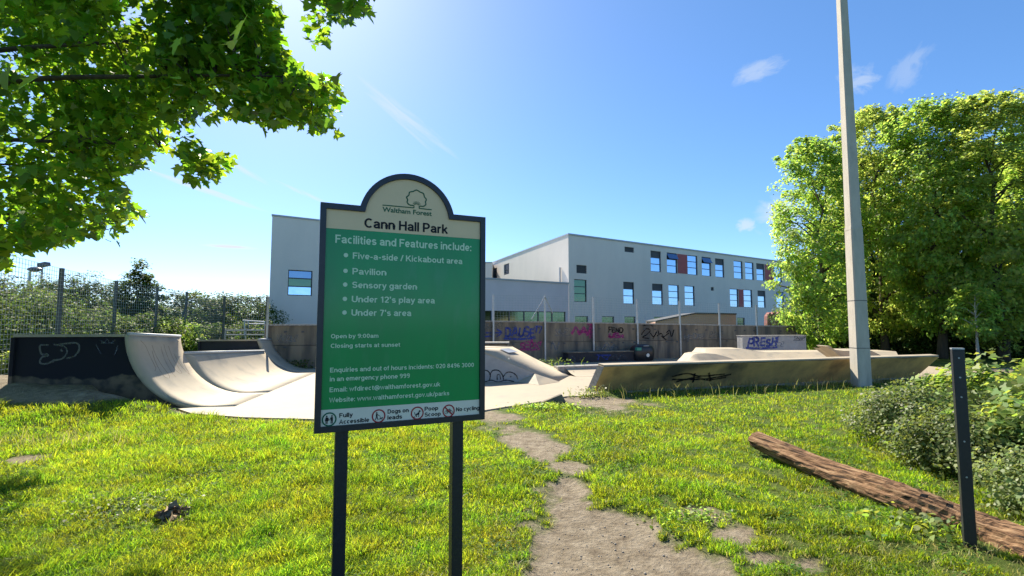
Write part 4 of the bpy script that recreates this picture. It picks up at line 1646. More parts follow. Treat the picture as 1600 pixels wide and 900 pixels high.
def facade(plane, a0, a1, z0, z1, holes, depth):
    """wall sheet with real openings and reveals"""
    mb = MB()
    As = sorted({a0, a1, *[h[0] for h in holes], *[h[1] for h in holes]})
    Zs = sorted({z0, z1, *[h[2] for h in holes], *[h[3] for h in holes]})
    for i in range(len(As) - 1):
        for j in range(len(Zs) - 1):
            ca, cz = (As[i] + As[i + 1]) / 2, (Zs[j] + Zs[j + 1]) / 2
            if any(h[0] < ca < h[1] and h[2] < cz < h[3] for h in holes):
                continue
            mb.add([plane.p(As[i], Zs[j]), plane.p(As[i + 1], Zs[j]), plane.p(As[i + 1], Zs[j + 1]), plane.p(As[i], Zs[j + 1])], [[0, 1, 2, 3]])
    for h in holes:
        c = [(h[0], h[2]), (h[1], h[2]), (h[1], h[3]), (h[0], h[3])]
        for k in range(4):
            p, q = c[k], c[(k + 1) % 4]
            mb.add([plane.p(*p), plane.p(*p, -depth), plane.p(*q, -depth), plane.p(*q)], [[0, 1, 2, 3]])
    return mb


def window(plane, parent, h, depth, mats, bars=(0.37, 0.68), fw=0.06, vent=None):
    """frame with panes between the bars, set back in its opening; mats from bottom to top"""
    a0, a1, z0, z1 = h
    mb = MB()
    plane.box(mb, a0, a0 + fw, z0, z1, -depth, -depth + 0.08)
    plane.box(mb, a1 - fw, a1, z0, z1, -depth, -depth + 0.08)
    plane.box(mb, a0 + fw, a1 - fw, z1 - fw, z1, -depth, -depth + 0.08)
    plane.box(mb, a0 + fw, a1 - fw, z0, z0 + fw, -depth, -depth + 0.08)
    zs = [z0 + fw] + [z0 + (z1 - z0) * q for q in bars] + [z1 - fw]
    for z in zs[1:-1]:
        plane.box(mb, a0 + fw, a1 - fw, z - 0.035, z + 0.035, -depth, -depth + 0.085)
    w = mb.build('window', 'window_frame', parent)
    for i in range(len(zs) - 1):
        lo_ = zs[i] + (0.036 if i else 0.0)
        hi_ = zs[i + 1] - (0.036 if i < len(zs) - 2 else 0.0)
        mb = MB()
        if vent and i == len(zs) - 2:
            q = [plane.p(a0 + fw, hi_, -depth + 0.09), plane.p(a1 - fw, hi_, -depth + 0.09), plane.p(a1 - fw, lo_, -depth + 0.09 + vent), plane.p(a0 + fw, lo_, -depth + 0.09 + vent)]
            mb.prism(q, -plane.n * 0.03)
        else:
            plane.box(mb, a0 + fw, a1 - fw, lo_, hi_, -depth + 0.01, -depth + 0.03)
        mb.build('pane', mats[min(i, len(mats) - 1)], w)
    return w


sch = thing('school_building', 'grey rendered three storey school block with blue windows and red panels behind the wall', 'building', (BC[0], BC[1], 0))
z_row1 = (BP_.px(1018, 424)[1], BP_.px(1018, 391.5)[1])
z_row2 = (BP_.px(1019.5, 476)[1], BP_.px(1019.5, 443)[1])
z_row0 = (z_row2[0] - (z_row1[0] - z_row2[0]), z_row2[1] - (z_row1[1] - z_row2[1]))
DEP = 0.16
holes = []
W_ = []   # hole, kind


def hole(x0, x1, zz, kind):
    a0 = BP_.px(x0, 450)[0]
    a1 = BP_.px(x1, 450)[0]
    holes.append((a0, a1, zz[0], zz[1]))
    W_.append((holes[-1], kind))


for (x0, x1, k) in ((1017.6, 1033.7, 'v'), (1043, 1059.2, 'd'), (1075.2, 1090.9, 's'), (1097.6, 1112, 'd'), (1118.6, 1132.5, 'v'), (1147.6, 1161.4, 's'), (1165.4, 1178.8, 's'), (1183, 1195.6, 'v'), (1210.3, 1222.6, 's'), (1236, 1248, 's'), (1256, 1267, 'd')):
    hole(x0, x1, z_row1, k)
for (x0, x1, k) in ((974, 990.8, 'v'), (1019, 1035.6, 'v'), (1044.6, 1060.8, 's'), (1069.7, 1085.2, 's'), (1140.2, 1153.5, 's'), (1161.6, 1175, 's'), (1183.5, 1195.6, 'v'), (1212.4, 1224, 'd'), (1240, 1251, 's')):
    hole(x0, x1, z_row2, k)
for (x0, x1, k) in ((898, 918.5, 'g'), (940, 959, 'g'), (975, 992, 'g'), (1021, 1038, 'g'), (1045, 1061, 'g'), (1150, 1162, 'g')):
    hole(x0, x1, z_row0, k)
a0, zz1 = BP_.px(897, 436)
a1, zz0 = BP_.px(917, 472)
holes.append((a0, a1, zz0, zz1))
W_.append((holes[-1], 'g'))
reds = []
for (x0, x1, zz) in ((1059.4, 1075.0, z_row1), (1195.8, 1210.1, z_row1), (1153.7, 1161.4, z_row2)):
    reds.append((BP_.px(x0, 450)[0] + 0.02, BP_.px(x1, 450)[0] - 0.02, zz[0] + 0.05, zz[1] - 0.02))
vents = []
for (x0, y0, x1, y1) in ((900.8, 415, 916.7, 426.5), (976, 387, 990.5, 393.3), (1110.9, 449, 1115.4, 454)):
    pa_, pz_ = BP_.px(x0, y1)
    pb_, pz2 = BP_.px(x1, y0)
    vents.append((pa_, pb_, pz_, pz2))
a_r = BP_.px(1345, 450)[0]
ext = facade(BP_, 0.0, a_r, -0.1, ztop, holes + vents, DEP)
# other walls and roof of the block
Lp = G(768, 411.5, ztop)
back = -BP_.n * 16.0
C0 = BP_.p(0, 0)
C1 = BP_.p(a_r, 0)
L0_ = np.array([Lp[0], Lp[1], 0])
R0_ = C1 - BP_.n * 20
SIDE = Plane(L0_[:2], C0[:2])
s_holes = []
for (x0, x1, y0, y1) in ((770, 776.5, 418, 436), (787.3, 795.5, 411, 430)):
    aa, za = SIDE.px(x0, y1)
    ab, zb = SIDE.px(x1, y0)
    s_holes.append((aa, ab, za, zb))
sw = facade(SIDE, 0.0, SIDE.L, -0.1, ztop, s_holes, DEP)
ext.add(sw.v, sw.f)
ext.add([C1 + [0, 0, -0.1], R0_ + [0, 0, -0.1], R0_ + [0, 0, ztop], C1 + [0, 0, ztop]], [[0, 1, 2, 3]])
ext.add([L0_ + [0, 0, -0.1], R0_ + [0, 0, -0.1], R0_ + [0, 0, ztop], L0_ + [0, 0, ztop]], [[0, 3, 2, 1]])
ext.build('wall', 'render_wall', sch)
mb = MB()
ov = 0.06
pC0, pC1 = BP_.p(-0.06, ztop, 0.08), BP_.p(a_r + 0.05, ztop, 0.08)
mb.prism([pC0, pC1, R0_ + [0, 0, ztop], L0_ + [-0.06, 0, ztop]], (0, 0, 0.16))
mb.build('roof', 'coping', sch)
for (h, k) in W_:
    mats = {'s': ['glass_sky'], 'd': ['glass_sky', 'glass_sky', 'glass_dark'], 'v': ['glass_sky', 'glass_sky', 'louvre'], 'g': ['glass_green']}[k]
    window(BP_, sch, h, DEP, mats, vent=0.35 if k == 'd' else None)
for h in s_holes:
    window(SIDE, sch, h, DEP, ['glass_dark'], bars=(0.4,))
for h in reds:
    mb = MB()
    BP_.box(mb, *h, -0.02, 0.03)
    mb.build('cladding_panel', 'red_panel', sch)
for h in vents:
    mb = MB()
    BP_.box(mb, *h, -0.15, -0.12)
    n_ = max(2, int((h[3] - h[2]) / 0.16))
    for i in range(n_):
        z = h[2] + (h[3] - h[2]) * (i + 0.5) / n_
        BP_.box(mb, h[0] + 0.02, h[1] - 0.02, z - 0.03, z + 0.03, -0.118, -0.05)
    mb.build('louvre', 'louvre', sch)
mb = MB()
aa, zz = SIDE.px(876.5, 418)
_, zz2 = SIDE.px(876.5, 443)
mb.tube([SIDE.p(aa, zz2 - 0.3, 0.12), SIDE.p(aa, zz, 0.12)], 0.09, 8)
mb.build('downpipe', 'coping', sch)

# single storey wing joined to the block
wz = BP_.px(886, 443.5)[1]
a_l = BP_.px(600, 450)[0]
sg = thing('school_wing', 'low single storey lilac wing with a strip window left of the school block', 'building', BP_.p(a_l / 2, 0))
holes2 = []
for (x0, x1) in ((757.5, 768.5), (772.5, 884)):
    aa = BP_.px(x0, 492)[0]
    ab = BP_.px(x1, 492)[0]
    z1_ = BP_.px(773, 485.5)[1]
    holes2.append((aa, min(ab, -0.4), z1_ - 1.5, z1_))
mb = facade(BP_, a_l, -0.02, -0.1, wz, holes2, DEP)
q0, q1 = BP_.p(a_l, 0), BP_.p(-0.02, 0)
mb.add([q0 + [0, 0, -0.1], q0 - BP_.n * 9 + [0, 0, -0.1], q0 - BP_.n * 9 + [0, 0, wz], q0 + [0, 0, wz]], [[0, 1, 2, 3]])
mb.build('wall', 'render_pink', sg)
mb = MB()
mb.prism([BP_.p(a_l - 0.05, wz, 0.08), BP_.p(-0.03, wz, 0.08), BP_.p(-0.03, wz, -1.0), BP_.p(-6.5, wz, -13.0), BP_.p(a_l - 0.05, wz, -13.0)], (0, 0, 0.14))
mb.build('roof', 'coping', sg)
for h in holes2:
    n_ = max(1, int((h[1] - h[0]) / 1.6))
    for i in range(n_):
        w_ = (h[1] - h[0]) / n_
        window(BP_, sg, (h[0] + i * w_, h[0] + (i + 1) * w_, h[2], h[3]), DEP, ['glass_green'], bars=())

# two storey tower block on the left
aL = BP_.px(421, 450)[0]
aR = BP_.px(640, 450)[0]
lz = BP_.px(421, 337.5)[1]
lb = thing('school_tower', 'tall plain grey rendered block with a single square window left of the sign', 'building', BP_.p(aL, 0))
h_ = (BP_.px(449.5, 440)[0], BP_.px(487.5, 440)[0], BP_.px(450, 461.5)[1], BP_.px(450, 421.5)[1])
OUT = 0.12
LBP = Plane((BP_.p(0, 0, OUT))[:2], (BP_.p(1, 0, OUT))[:2])
mb = facade(LBP, aL, aR, -0.1, lz, [h_], DEP)
Pl0, Pl1 = LBP.p(aL, 0), LBP.p(aR, 0)
e0, e1 = Pl0 - LBP.n * 9 + LBP.d * 2.0, Pl1 - LBP.n * 9
for p, q in ((e0, Pl0), (Pl1, e1), (e1, e0)):
    mb.add([p + [0, 0, -0.1], q + [0, 0, -0.1], q + [0, 0, lz], p + [0, 0, lz]], [[0, 1, 2, 3]])
mb.build('wall', 'render_wall', lb)
mb = MB()
mb.prism([Pl0 + [0, 0, lz] + LBP.n * 0.05 - LBP.d * 0.05, Pl1 + [0, 0, lz] + LBP.n * 0.05 + LBP.d * 0.05, e1 + [0, 0, lz] + LBP.d * 0.05, e0 + [0, 0, lz] - LBP.d * 0.05], (0, 0, 0.12))
mb.build('roof', 'coping', lb)
window(LBP, lb, h_, DEP, ['glass_sky', 'glass_green', 'glass_dark'], bars=(0.36, 0.68))

# far wing glimpsed between tower and block
fw_ = thing('rear_wing', 'far grey wing just visible between the sign and the school block', 'building', D(762, 500, 66) * [1, 1, 0])
mb = MB()
p0, p1 = D(700, 411, 66), D(769, 411, 66)
mb.prism([(p0[0], p0[1], -0.1), (p1[0], p1[1], -0.1), (p1[0], p1[1], p1[2]), (p0[0], p0[1], p1[2])], (0, 8, 0))
mb.build('wall', 'render_wall', fw_)
mb = MB()
mb.prism([(p0[0], p0[1] - 0.1, p1[2] + 0.002), (p1[0], p1[1] - 0.1, p1[2] + 0.002), (p1[0], p1[1] + 8, p1[2] + 0.002), (p0[0], p0[1] + 8, p1[2] + 0.002)], (0, 0, 0.15))
mb.build('roof', 'coping', fw_)

# brick shed and brick parapet behind the wall
bs = thing('brick_shed', 'low pinkish brick shed with a dark sloping flashing behind the retaining wall', 'building', D(1115, 505, 33) * [1, 1, 0])
mb = MB()
q = [D(*p, 33) for p in ((1024, 503), (1086, 490.5), (1150, 491.5))]
mb.prism([(q[0][0], 33, 0), (q[2][0], 33, 0), (q[2][0], 33, q[2][2]), (q[1][0], 33, q[1][2]), (q[0][0], 33, q[0][2])], (0.5, 4, 0))
mb.build('wall', 'brick', bs)
mb = MB()
for i in range(2):
    mb.prism([q[i] + [0, -0.1, 0.003], q[i + 1] + [0, -0.1, 0.003], q[i + 1] + [0, -0.1, 0.09], q[i] + [0, -0.1, 0.09]], (0.4, 4.1, 0))
mb.build('flashing', 'louvre', bs)
bw = thing('brick_parapet', 'reddish brick parapet with a scalloped top beside the right-hand trees', 'wall', D(1220, 500, 31) * [1, 1, 0])
mb = MB()
pts = [D(*p, 31) for p in ((1198, 512), (1199, 494), (1203, 488), (1206, 491), (1210, 487), (1215, 490), (1219, 486), (1224, 490), (1229, 487), (1233, 491), (1238, 488), (1243, 495), (1244, 512))]
pts[0][2] = pts[-1][2] = 0
mb.prism(pts, (0, 0.4, 0))
mb.build('wall', 'red_brick', bw)

# ------------------------------------------------------------------ lamp column
lcb = G(1346, 603)
lc = thing('lamp_column', 'tall tapering square concrete lamp column rising from the grass', 'column', lcb)
ang = R(-1)
ax = np.array([math.cos(ang), math.sin(ang), 0])
ay = np.array([-math.sin(ang), math.cos(ang), 0])


def col_section(mb, z0, z1, w0, w1, lean=(0, 0)):
    V = []
    for z, w in ((z0, w0), (z1, w1)):
        ch = w * 0.82
        for (sx, sy) in ((-1, -ch / w), (-ch / w, -1), (ch / w, -1), (1, -ch / w), (1, ch / w), (ch / w, 1), (-ch / w, 1), (-1, ch / w)):
            V.append(lcb + ax * sx * w + ay * sy * w + np.array([lean[0] * z, lean[1] * z, z]))
    mb.add(V, [[i, (i + 1) % 8, 8 + (i + 1) % 8, 8 + i] for i in range(8)] + [list(range(8))[::-1], list(range(8, 16))])


zs_ = D(1330, 357, 12.5)[2]
mb = MB()
col_section(mb, -0.1, zs_, 0.172, 0.148)
mb.build('lower_shaft', 'pole_concrete', lc)
mb = MB()
col_section(mb, zs_ + 0.002, 13.5, 0.138, 0.075)
mb.build('upper_shaft', 'pole_concrete', lc)
mb = MB()
col_section(mb, zs_ - 0.07, zs_ + 0.001, 0.152, 0.150)
mb.build('collar', 'pole_concrete', lc)
for zc in (0.95, 2.15):
    mb = MB()
    w = 0.172 - (0.024) * zc / zs_
    col_section(mb, zc, zc + 0.015, w + 0.004, w + 0.004)
    mb.build('strap', 'louvre', lc)
mb = MB()
p = lcb + ax * 0.19 + ay * -0.05
mb.tube([p + [0, 0, -0.05], p + [0, 0, 0.62], p + [0.0, 0.0, 0.95]], 0.035, 8)
mb.build('conduit', 'pole_concrete', lc)

# ------------------------------------------------------------------ park sign
SA, SB = np.array([-1.006, 2.5]), np.array([-0.165, 2.87])
SG = Plane(SA, SB)
SW, Z0, Z1 = 0.921, 1.038, 2.230
ps = thing('park_sign', 'green and beige park information board with an arched top on two black posts', 'sign', SG.p(SW / 2, 0))
cs, cr = 0.462, 0.2675
cz = 2.437 - cr


def outline(inset):
    r = cr - inset
    z1 = Z1 - inset
    s_in = math.sqrt(max(0, r * r - (z1 - cz) ** 2))
    th = math.atan2(z1 - cz, s_in)
    arc = [(cs + r * math.cos(th + (math.pi - 2 * th) * i / 28), cz + r * math.sin(th + (math.pi - 2 * th) * i / 28)) for i in range(29)]
    return [(inset, Z0 + inset), (SW - inset, Z0 + inset), (SW - inset, z1)] + arc + [(inset, z1)]


oo, ii = outline(0), outline(0.03)
mb = MB()
n = len(oo)
V = [SG.p(*q, 0.012) for q in oo] + [SG.p(*q, 0.012) for q in ii] + [SG.p(*q, -0.035) for q in oo] + [SG.p(*q, -0.035) for q in ii]
F = []
for i in range(n):
    j = (i + 1) % n
    F += [[i, j, n + j, n + i], [2 * n + i, 2 * n + n + i, 2 * n + n + j, 2 * n + j], [i, 2 * n + i, 2 * n + j, j], [n + i, n + j, 3 * n + j, 3 * n + i]]
mb.add(V, F)
mb.build('frame', 'sign_frame', ps)
GB, GT = 1.153, 2.097
mb = MB()
hp_ = [(0.031, GT), (SW - 0.031, GT)] + outline(0.031)[2:]
mb.prism([SG.p(*q, 0.0) for q in hp_], -SG.n * 0.02)
head = mb.build('header_panel', 'sign_beige', ps)
mb = MB()
mb.prism([SG.p(*q, 0.0) for q in ((0.031, GB), (SW - 0.031, GB), (SW - 0.031, GT - 0.0005), (0.031, GT - 0.0005))], -SG.n * 0.02)
grn = mb.build('info_panel', 'sign_green', ps)
mb = MB()
mb.prism([SG.p(*q, 0.0) for q in ((0.031, Z0 + 0.031), (SW - 0.031, Z0 + 0.031), (SW - 0.031, GB - 0.0005), (0.031, GB - 0.0005))], -SG.n * 0.02)
foot = mb.build('footer_panel', 'sign_white', ps)
mb = MB()
mb.prism([SG.p(*q, -0.021) for q in oo], -SG.n * 0.012)
mb.build('backing', 'black_metal', ps)
for a in (0.138, 0.775):
    mb = MB()
    SG.box(mb, a - 0.032, a + 0.032, -0.15, 2.1, -0.105, -0.036)
    mb.build('post', 'black_metal', ps, bevel=0.004)
    for z in (1.06, 1.25, 1.9):
        pass

TX = lambda body, a0, z, cap, a1, m, par, weight=0.17: print_on(SG, body, a0, z, cap, a1, m, par, weight=weight)
TX('Cann Hall Park', 0.224, 2.114, 0.053, 0.690, 'ink_black', head, 0.18)
text_on(SG, 'Waltham Forest', 0.318, 2.211, 0.027, 0.595, 'ink_green', head, 'lettering', out=0.0012, bold=0.022)
TX('Facilities and Features include:', 0.078, 2.021, 0.044, 0.836, 'ink_mint', grn)
for z, s, a1 in ((1.941, 'Five-a-side / Kickabout area', 0.780), (1.857, 'Pavilion', 0.345), (1.784, 'Sensory garden', 0.515), (1.708, "Under 12's play area", 0.618), (1.636, "Under 7's area", 0.485)):
    TX(s, 0.168, z, 0.034, a1, 'ink_mint', grn)
    mb = MB()
    mb.add([SG.p(0.133 + 0.0115 * math.cos(i * math.pi / 10), z + 0.017 + 0.0115 * math.sin(i * math.pi / 10), 0.0012) for i in range(20)], [list(range(20))])
    mb.build('bullet', 'ink_mint', grn)
for z, s, a1, c in ((1.518, 'Open by 9:00am', 0.310, 0.024), (1.468, 'Closing starts at sunset', 0.427, 0.024), (1.342, 'Enquiries and out of hours incidents: 020 8496 3000', 0.856, 0.026),
                    (1.296, 'in an emergency phone 999', 0.483, 0.026), (1.241, 'Email: wfdirect@walthamforest.gov.uk', 0.655, 0.026), (1.188, 'Website: www.walthamforest.gov.uk/parks', 0.709, 0.026)):
    TX(s, 0.069, z, c * 0.94, a1, 'ink_mint', grn, 0.16)
for a, z, s, a1 in ((0.120, 1.108, 'Fully', 0.186), (0.120, 1.075, 'Accessible', 0.270), (0.366, 1.110, 'Dogs on', 0.479), (0.366, 1.078, 'leads', 0.444), (0.568, 1.110, 'Poop', 0.645), (0.568, 1.078, 'Scoop', 0.660), (0.750, 1.094, 'No cycling', 0.891)):
    TX(s, a, z, 0.0225, a1, 'ink_black', foot, 0.18)


def ring(mb, c, r0, r1, out=0.0012, n=32):
    V = [SG.p(c[0] + r * math.cos(2 * math.pi * i / n), c[1] + r * math.sin(2 * math.pi * i / n), out) for r in (r0, r1) for i in range(n)]
    mb.add(V, [[i, (i + 1) % n, n + (i + 1) % n, n + i] for i in range(n)])


def blob(mb, pts, out=0.0016):
    mb.add([SG.p(a, z, out) for a, z in pts], [list(range(len(pts)))])


def disc(mb, a, z, r, out=0.0016, n=12):
    blob(mb, [(a + r * math.cos(2 * math.pi * i / n), z + r * math.sin(2 * math.pi * i / n)) for i in range(n)], out)


def bar(mb, p, q, w, out=0.0016):
    p, q = np.array(p), np.array(q)
    d = (q - p) / np.linalg.norm(q - p)
    nn = np.array([-d[1], d[0]]) * w / 2
    blob(mb, [p - nn, q - nn, q + nn, p + nn], out)


icons = ((0.071, 1.103, 'ink_green'), (0.319, 1.101, 'ink_red'), (0.527, 1.101, 'ink_red'), (0.706, 1.100, 'ink_red'))
for k, (a, z, m) in enumerate(icons):
    mb = MB()
    ring(mb, (a, z), 0.029, 0.036)
    if k == 3:
        bar(mb, (a - 0.021, z + 0.021), (a + 0.021, z - 0.021), 0.007, 0.002)
    mb.build('pictogram_ring', m, foot)
    mb = MB()
    if k == 0:
        for s in (-0.012, 0.013):
            disc(mb, a + s, z + 0.0165, 0.0042)
            blob(mb, [(a + s - 0.005, z + 0.011), (a + s + 0.005, z + 0.011), (a + s + (0.009 if s < 0 else 0.005), z - 0.008), (a + s - (0.009 if s < 0 else 0.005), z - 0.008)])
            bar(mb, (a + s - 0.003, z - 0.008), (a + s - 0.003, z - 0.022), 0.004)
            bar(mb, (a + s + 0.003, z - 0.008), (a + s + 0.003, z - 0.022), 0.004)
        bar(mb, (a - 0.005, z + 0.008), (a - 0.001, z - 0.006), 0.003)
        bar(mb, (a + 0.007, z + 0.008), (a + 0.003, z - 0.004), 0.003)
    elif k == 1:
        disc(mb, a - 0.010, z + 0.017, 0.0042)
        blob(mb, [(a - 0.014, z + 0.012), (a - 0.006, z + 0.012), (a - 0.006, z - 0.003), (a - 0.014, z - 0.003)])
        bar(mb, (a - 0.011, z - 0.003), (a - 0.017, z - 0.020), 0.004)
        bar(mb, (a - 0.009, z - 0.003), (a - 0.002, z - 0.020), 0.004)
        bar(mb, (a - 0.006, z + 0.009), (a + 0.004, z + 0.001), 0.003)
        bar(mb, (a + 0.004, z + 0.001), (a + 0.012, z - 0.008), 0.0015)
        blob(mb, [(a + 0.006, z - 0.009), (a + 0.018, z - 0.009), (a + 0.022, z - 0.004), (a + 0.022, z - 0.010), (a + 0.019, z - 0.015), (a + 0.006, z - 0.015)])
        for s in (0.007, 0.018):
            bar(mb, (a + s, z - 0.014), (a + s, z - 0.021), 0.0025)
    elif k == 2:
        blob(mb, [(a - 0.012, z - 0.008), (a + 0.006, z + 0.004), (a + 0.011, z + 0.016), (a + 0.018, z + 0.013), (a + 0.019, z + 0.008), (a + 0.012, z + 0.006), (a + 0.011, z - 0.006), (a - 0.004, z - 0.012)])
        bar(mb, (a + 0.009, z - 0.003), (a + 0.008, z - 0.021), 0.004)
        bar(mb, (a - 0.009, z - 0.008), (a - 0.004, z - 0.020), 0.0045)
        bar(mb, (a - 0.012, z - 0.006), (a - 0.016, z + 0.006), 0.003)
        disc(mb, a - 0.016, z - 0.020, 0.0035)
    else:
        for s in (-0.013, 0.013):
            ring(mb, (a + s, z - 0.006), 0.0078, 0.0102, 0.0016, 16)
        for p, q in (((-0.013, -0.006), (-0.006, 0.008)), ((-0.006, 0.008), (0.008, 0.008)), ((0.008, 0.008), (0.013, -0.006)), ((-0.006, 0.008), (0.0, -0.006)), ((0.0, -0.006), (0.008, 0.008)), ((0.008, 0.008), (0.006, 0.014)), ((-0.013, -0.006), (0, -0.006))):
            bar(mb, (a + p[0], z + p[1]), (a + q[0], z + q[1]), 0.0026)
    mb.build('pictogram', 'ink_black', foot)

# tree emblem over the council name
mb = MB()
bar(mb, (0.318, 2.247), (0.492, 2.248), 0.0055)
bar(mb, (0.522, 2.248), (0.594, 2.247), 0.0055)
bar(mb, (0.492, 2.2465), (0.492, 2.262), 0.005)
bar(mb, (0.522, 2.2465), (0.522, 2.262), 0.005)
ctrl = [(0.490, 2.262), (0.468, 2.262), (0.453, 2.276), (0.456, 2.290), (0.450, 2.305), (0.462, 2.318), (0.466, 2.335), (0.486, 2.342), (0.505, 2.352), (0.526, 2.343), (0.545, 2.336), (0.551, 2.318), (0.562, 2.303), (0.557, 2.288), (0.560, 2.274), (0.545, 2.262), (0.524, 2.262)]
cp = curve_pts(ctrl, 5)
for i in range(len(cp) - 1):
    bar(mb, cp[i], cp[i + 1] + (cp[i + 1] - cp[i]) * 0.15, 0.0064)
for th in (30, 50, 70, 90, 110, 130, 150):
    c_, s_ = math.cos(R(th)), math.sin(R(th))
    bar(mb, (0.507 + 0.010 * c_, 2.262 + 0.008 * s_), (0.507 + 0.026 * c_, 2.262 + 0.026 * s_), 0.0028)
mb.build('tree_emblem', 'ink_green', head)

# ------------------------------------------------------------------ black steel post on the right
bpp = G(1514, 852) + np.array([-0.03, -0.04, 0])
bpst = thing('steel_post', 'short black square steel post standing in front of the log', 'post', bpp)
ang = R(-32)
ax = np.array([math.cos(ang), math.sin(ang), 0])
ay = np.array([-math.sin(ang), math.cos(ang), 0])
hh = D(1494, 546, bpp[1])[2]
mb = MB()
mb.obox(bpp + np.array([0, 0, hh / 2 - 0.05]), ax, ay, UP, 0.034, 0.034, hh / 2 + 0.05)
mb.build('shaft', 'black_metal', bpst, bevel=0.004)
mb = MB()
mb.obox(bpp + np.array([0, 0, hh + 0.006]), ax, ay, UP, 0.035, 0.035, 0.005)
mb.build('cap', 'galvanised', bpst)
for z in (hh - 0.06, hh - 0.2, hh - 0.34, 0.75, 0.5):
    mb = MB()
    q = bpp + np.array([0, 0, z]) - ay * 0.0345
    mb.tube([q, q - ay * 0.006], 0.006, 8)
    mb.build('rivet', 'galvanised', bpst)

# ------------------------------------------------------------------ weathered log
lgp = thing('fallen_log', 'long weathered brown log lying in the grass in front of the bushes', 'log', G(1400, 800))
c0 = D(1181, 687, 6.05)
ctrl = [c0, D(1290, 735, 5.05), D(1400, 777, 4.3), D(1512, 822, 3.86), D(1612, 862, 3.45), np.array([3.55, 2.6, 0.11])]
cp = curve_pts(ctrl, 14)
n = 26
V = []
prev = None
ph = RNG.random(40) * 6.28
for i, p in enumerate(cp):
    d = norm(cp[min(i + 1, len(cp) - 1)] - cp[max(i - 1, 0)])
    a = norm(np.cross(d, [0, 0, 1]))
    b_ = np.cross(a, d)
    tt = i / len(cp)
    r0 = 0.102 + 0.052 * tt
    for k in range(n):
        th = 2 * math.pi * k / n
        ridge = 0.07 * math.sin(7 * th + ph[0] + 1.5 * tt) + 0.05 * math.sin(13 * th + ph[1] + 3 * tt) + 0.035 * math.sin(19 * th + 2 * tt + ph[2]) + 0.05 * math.sin(3 * th + 9 * tt) + 0.03 * RNG.normal()
        crack = -0.16 if (k in (5, 14) and vnoise(i * 0.35, k, 1.0, 4) > 0.35) else 0
        sq = 0.05 * math.cos(4 * th + 0.5)
        r = r0 * (1 + ridge * 0.9 + crack + sq)
        V.append(p + a * math.cos(th) * r + b_ * math.sin(th) * r)
F = []
for i in range(len(cp) - 1):
    for k in range(n):
        F.append([i * n + k, i * n + (k + 1) % n, (i + 1) * n + (k + 1) % n, (i + 1) * n + k])
V += [cp[0] + norm(cp[1] - cp[0]) * 0.03]
for k in range(n):
    F.append([k, len(V) - 1, (k + 1) % n])
mb = MB()
mb.add(V, F)
ob = mb.build('trunk', None, lgp)
lm = bpy.data.materials.new('log_wood')
lm.use_nodes = True
t = lm.node_tree
b = t.nodes['Principled BSDF']
b.inputs['Roughness'].default_value = 0.9
b.inputs['Specular IOR Level'].default_value = 0.2
tc = t.nodes.new('ShaderNodeTexCoord')
mp = t.nodes.new('ShaderNodeMapping')
dlog = norm(cp[40] - cp[10])
mp.inputs['Rotation'].default_value = (0, 0, -math.atan2(dlog[1], dlog[0]))
mp2 = t.nodes.new('ShaderNodeMapping')
mp2.inputs['Scale'].default_value = (0.09, 1, 1)
t.links.new(tc.outputs['Object'], mp.inputs[0])
t.links.new(mp.outputs[0], mp2.inputs[0])


def lnoise(vec, scale, det=8):
    nn = t.nodes.new('ShaderNodeTexNoise')
    nn.inputs['Scale'].default_value = scale
    nn.inputs['Detail'].default_value = det
    nn.inputs['Roughness'].default_value = 0.7
    t.links.new(vec, nn.inputs['Vector'])
    return nn.outputs[0]


grain = lnoise(mp2.outputs[0], 34)
cr_ = t.nodes.new('ShaderNodeValToRGB')
e = cr_.color_ramp.elements
e[0].position, e[0].color = 0.40, (0.025, 0.016, 0.010, 1)
e[1].position, e[1].color = 0.68, (0.40, 0.27, 0.155, 1)
q = e.new(0.50)
q.color = (0.20, 0.11, 0.058, 1)
t.links.new(grain, cr_.inputs[0])
t.links.new(cr_.outputs[0], b.inputs['Base Color'])
bp = t.nodes.new('ShaderNodeBump')
bp.inputs['Strength'].default_value = 1.0
bp.inputs['Distance'].default_value = 0.03
t.links.new(grain, bp.inputs['Height'])
t.links.new(bp.outputs[0], b.inputs['Normal'])
ob.data.materials.append(lm)

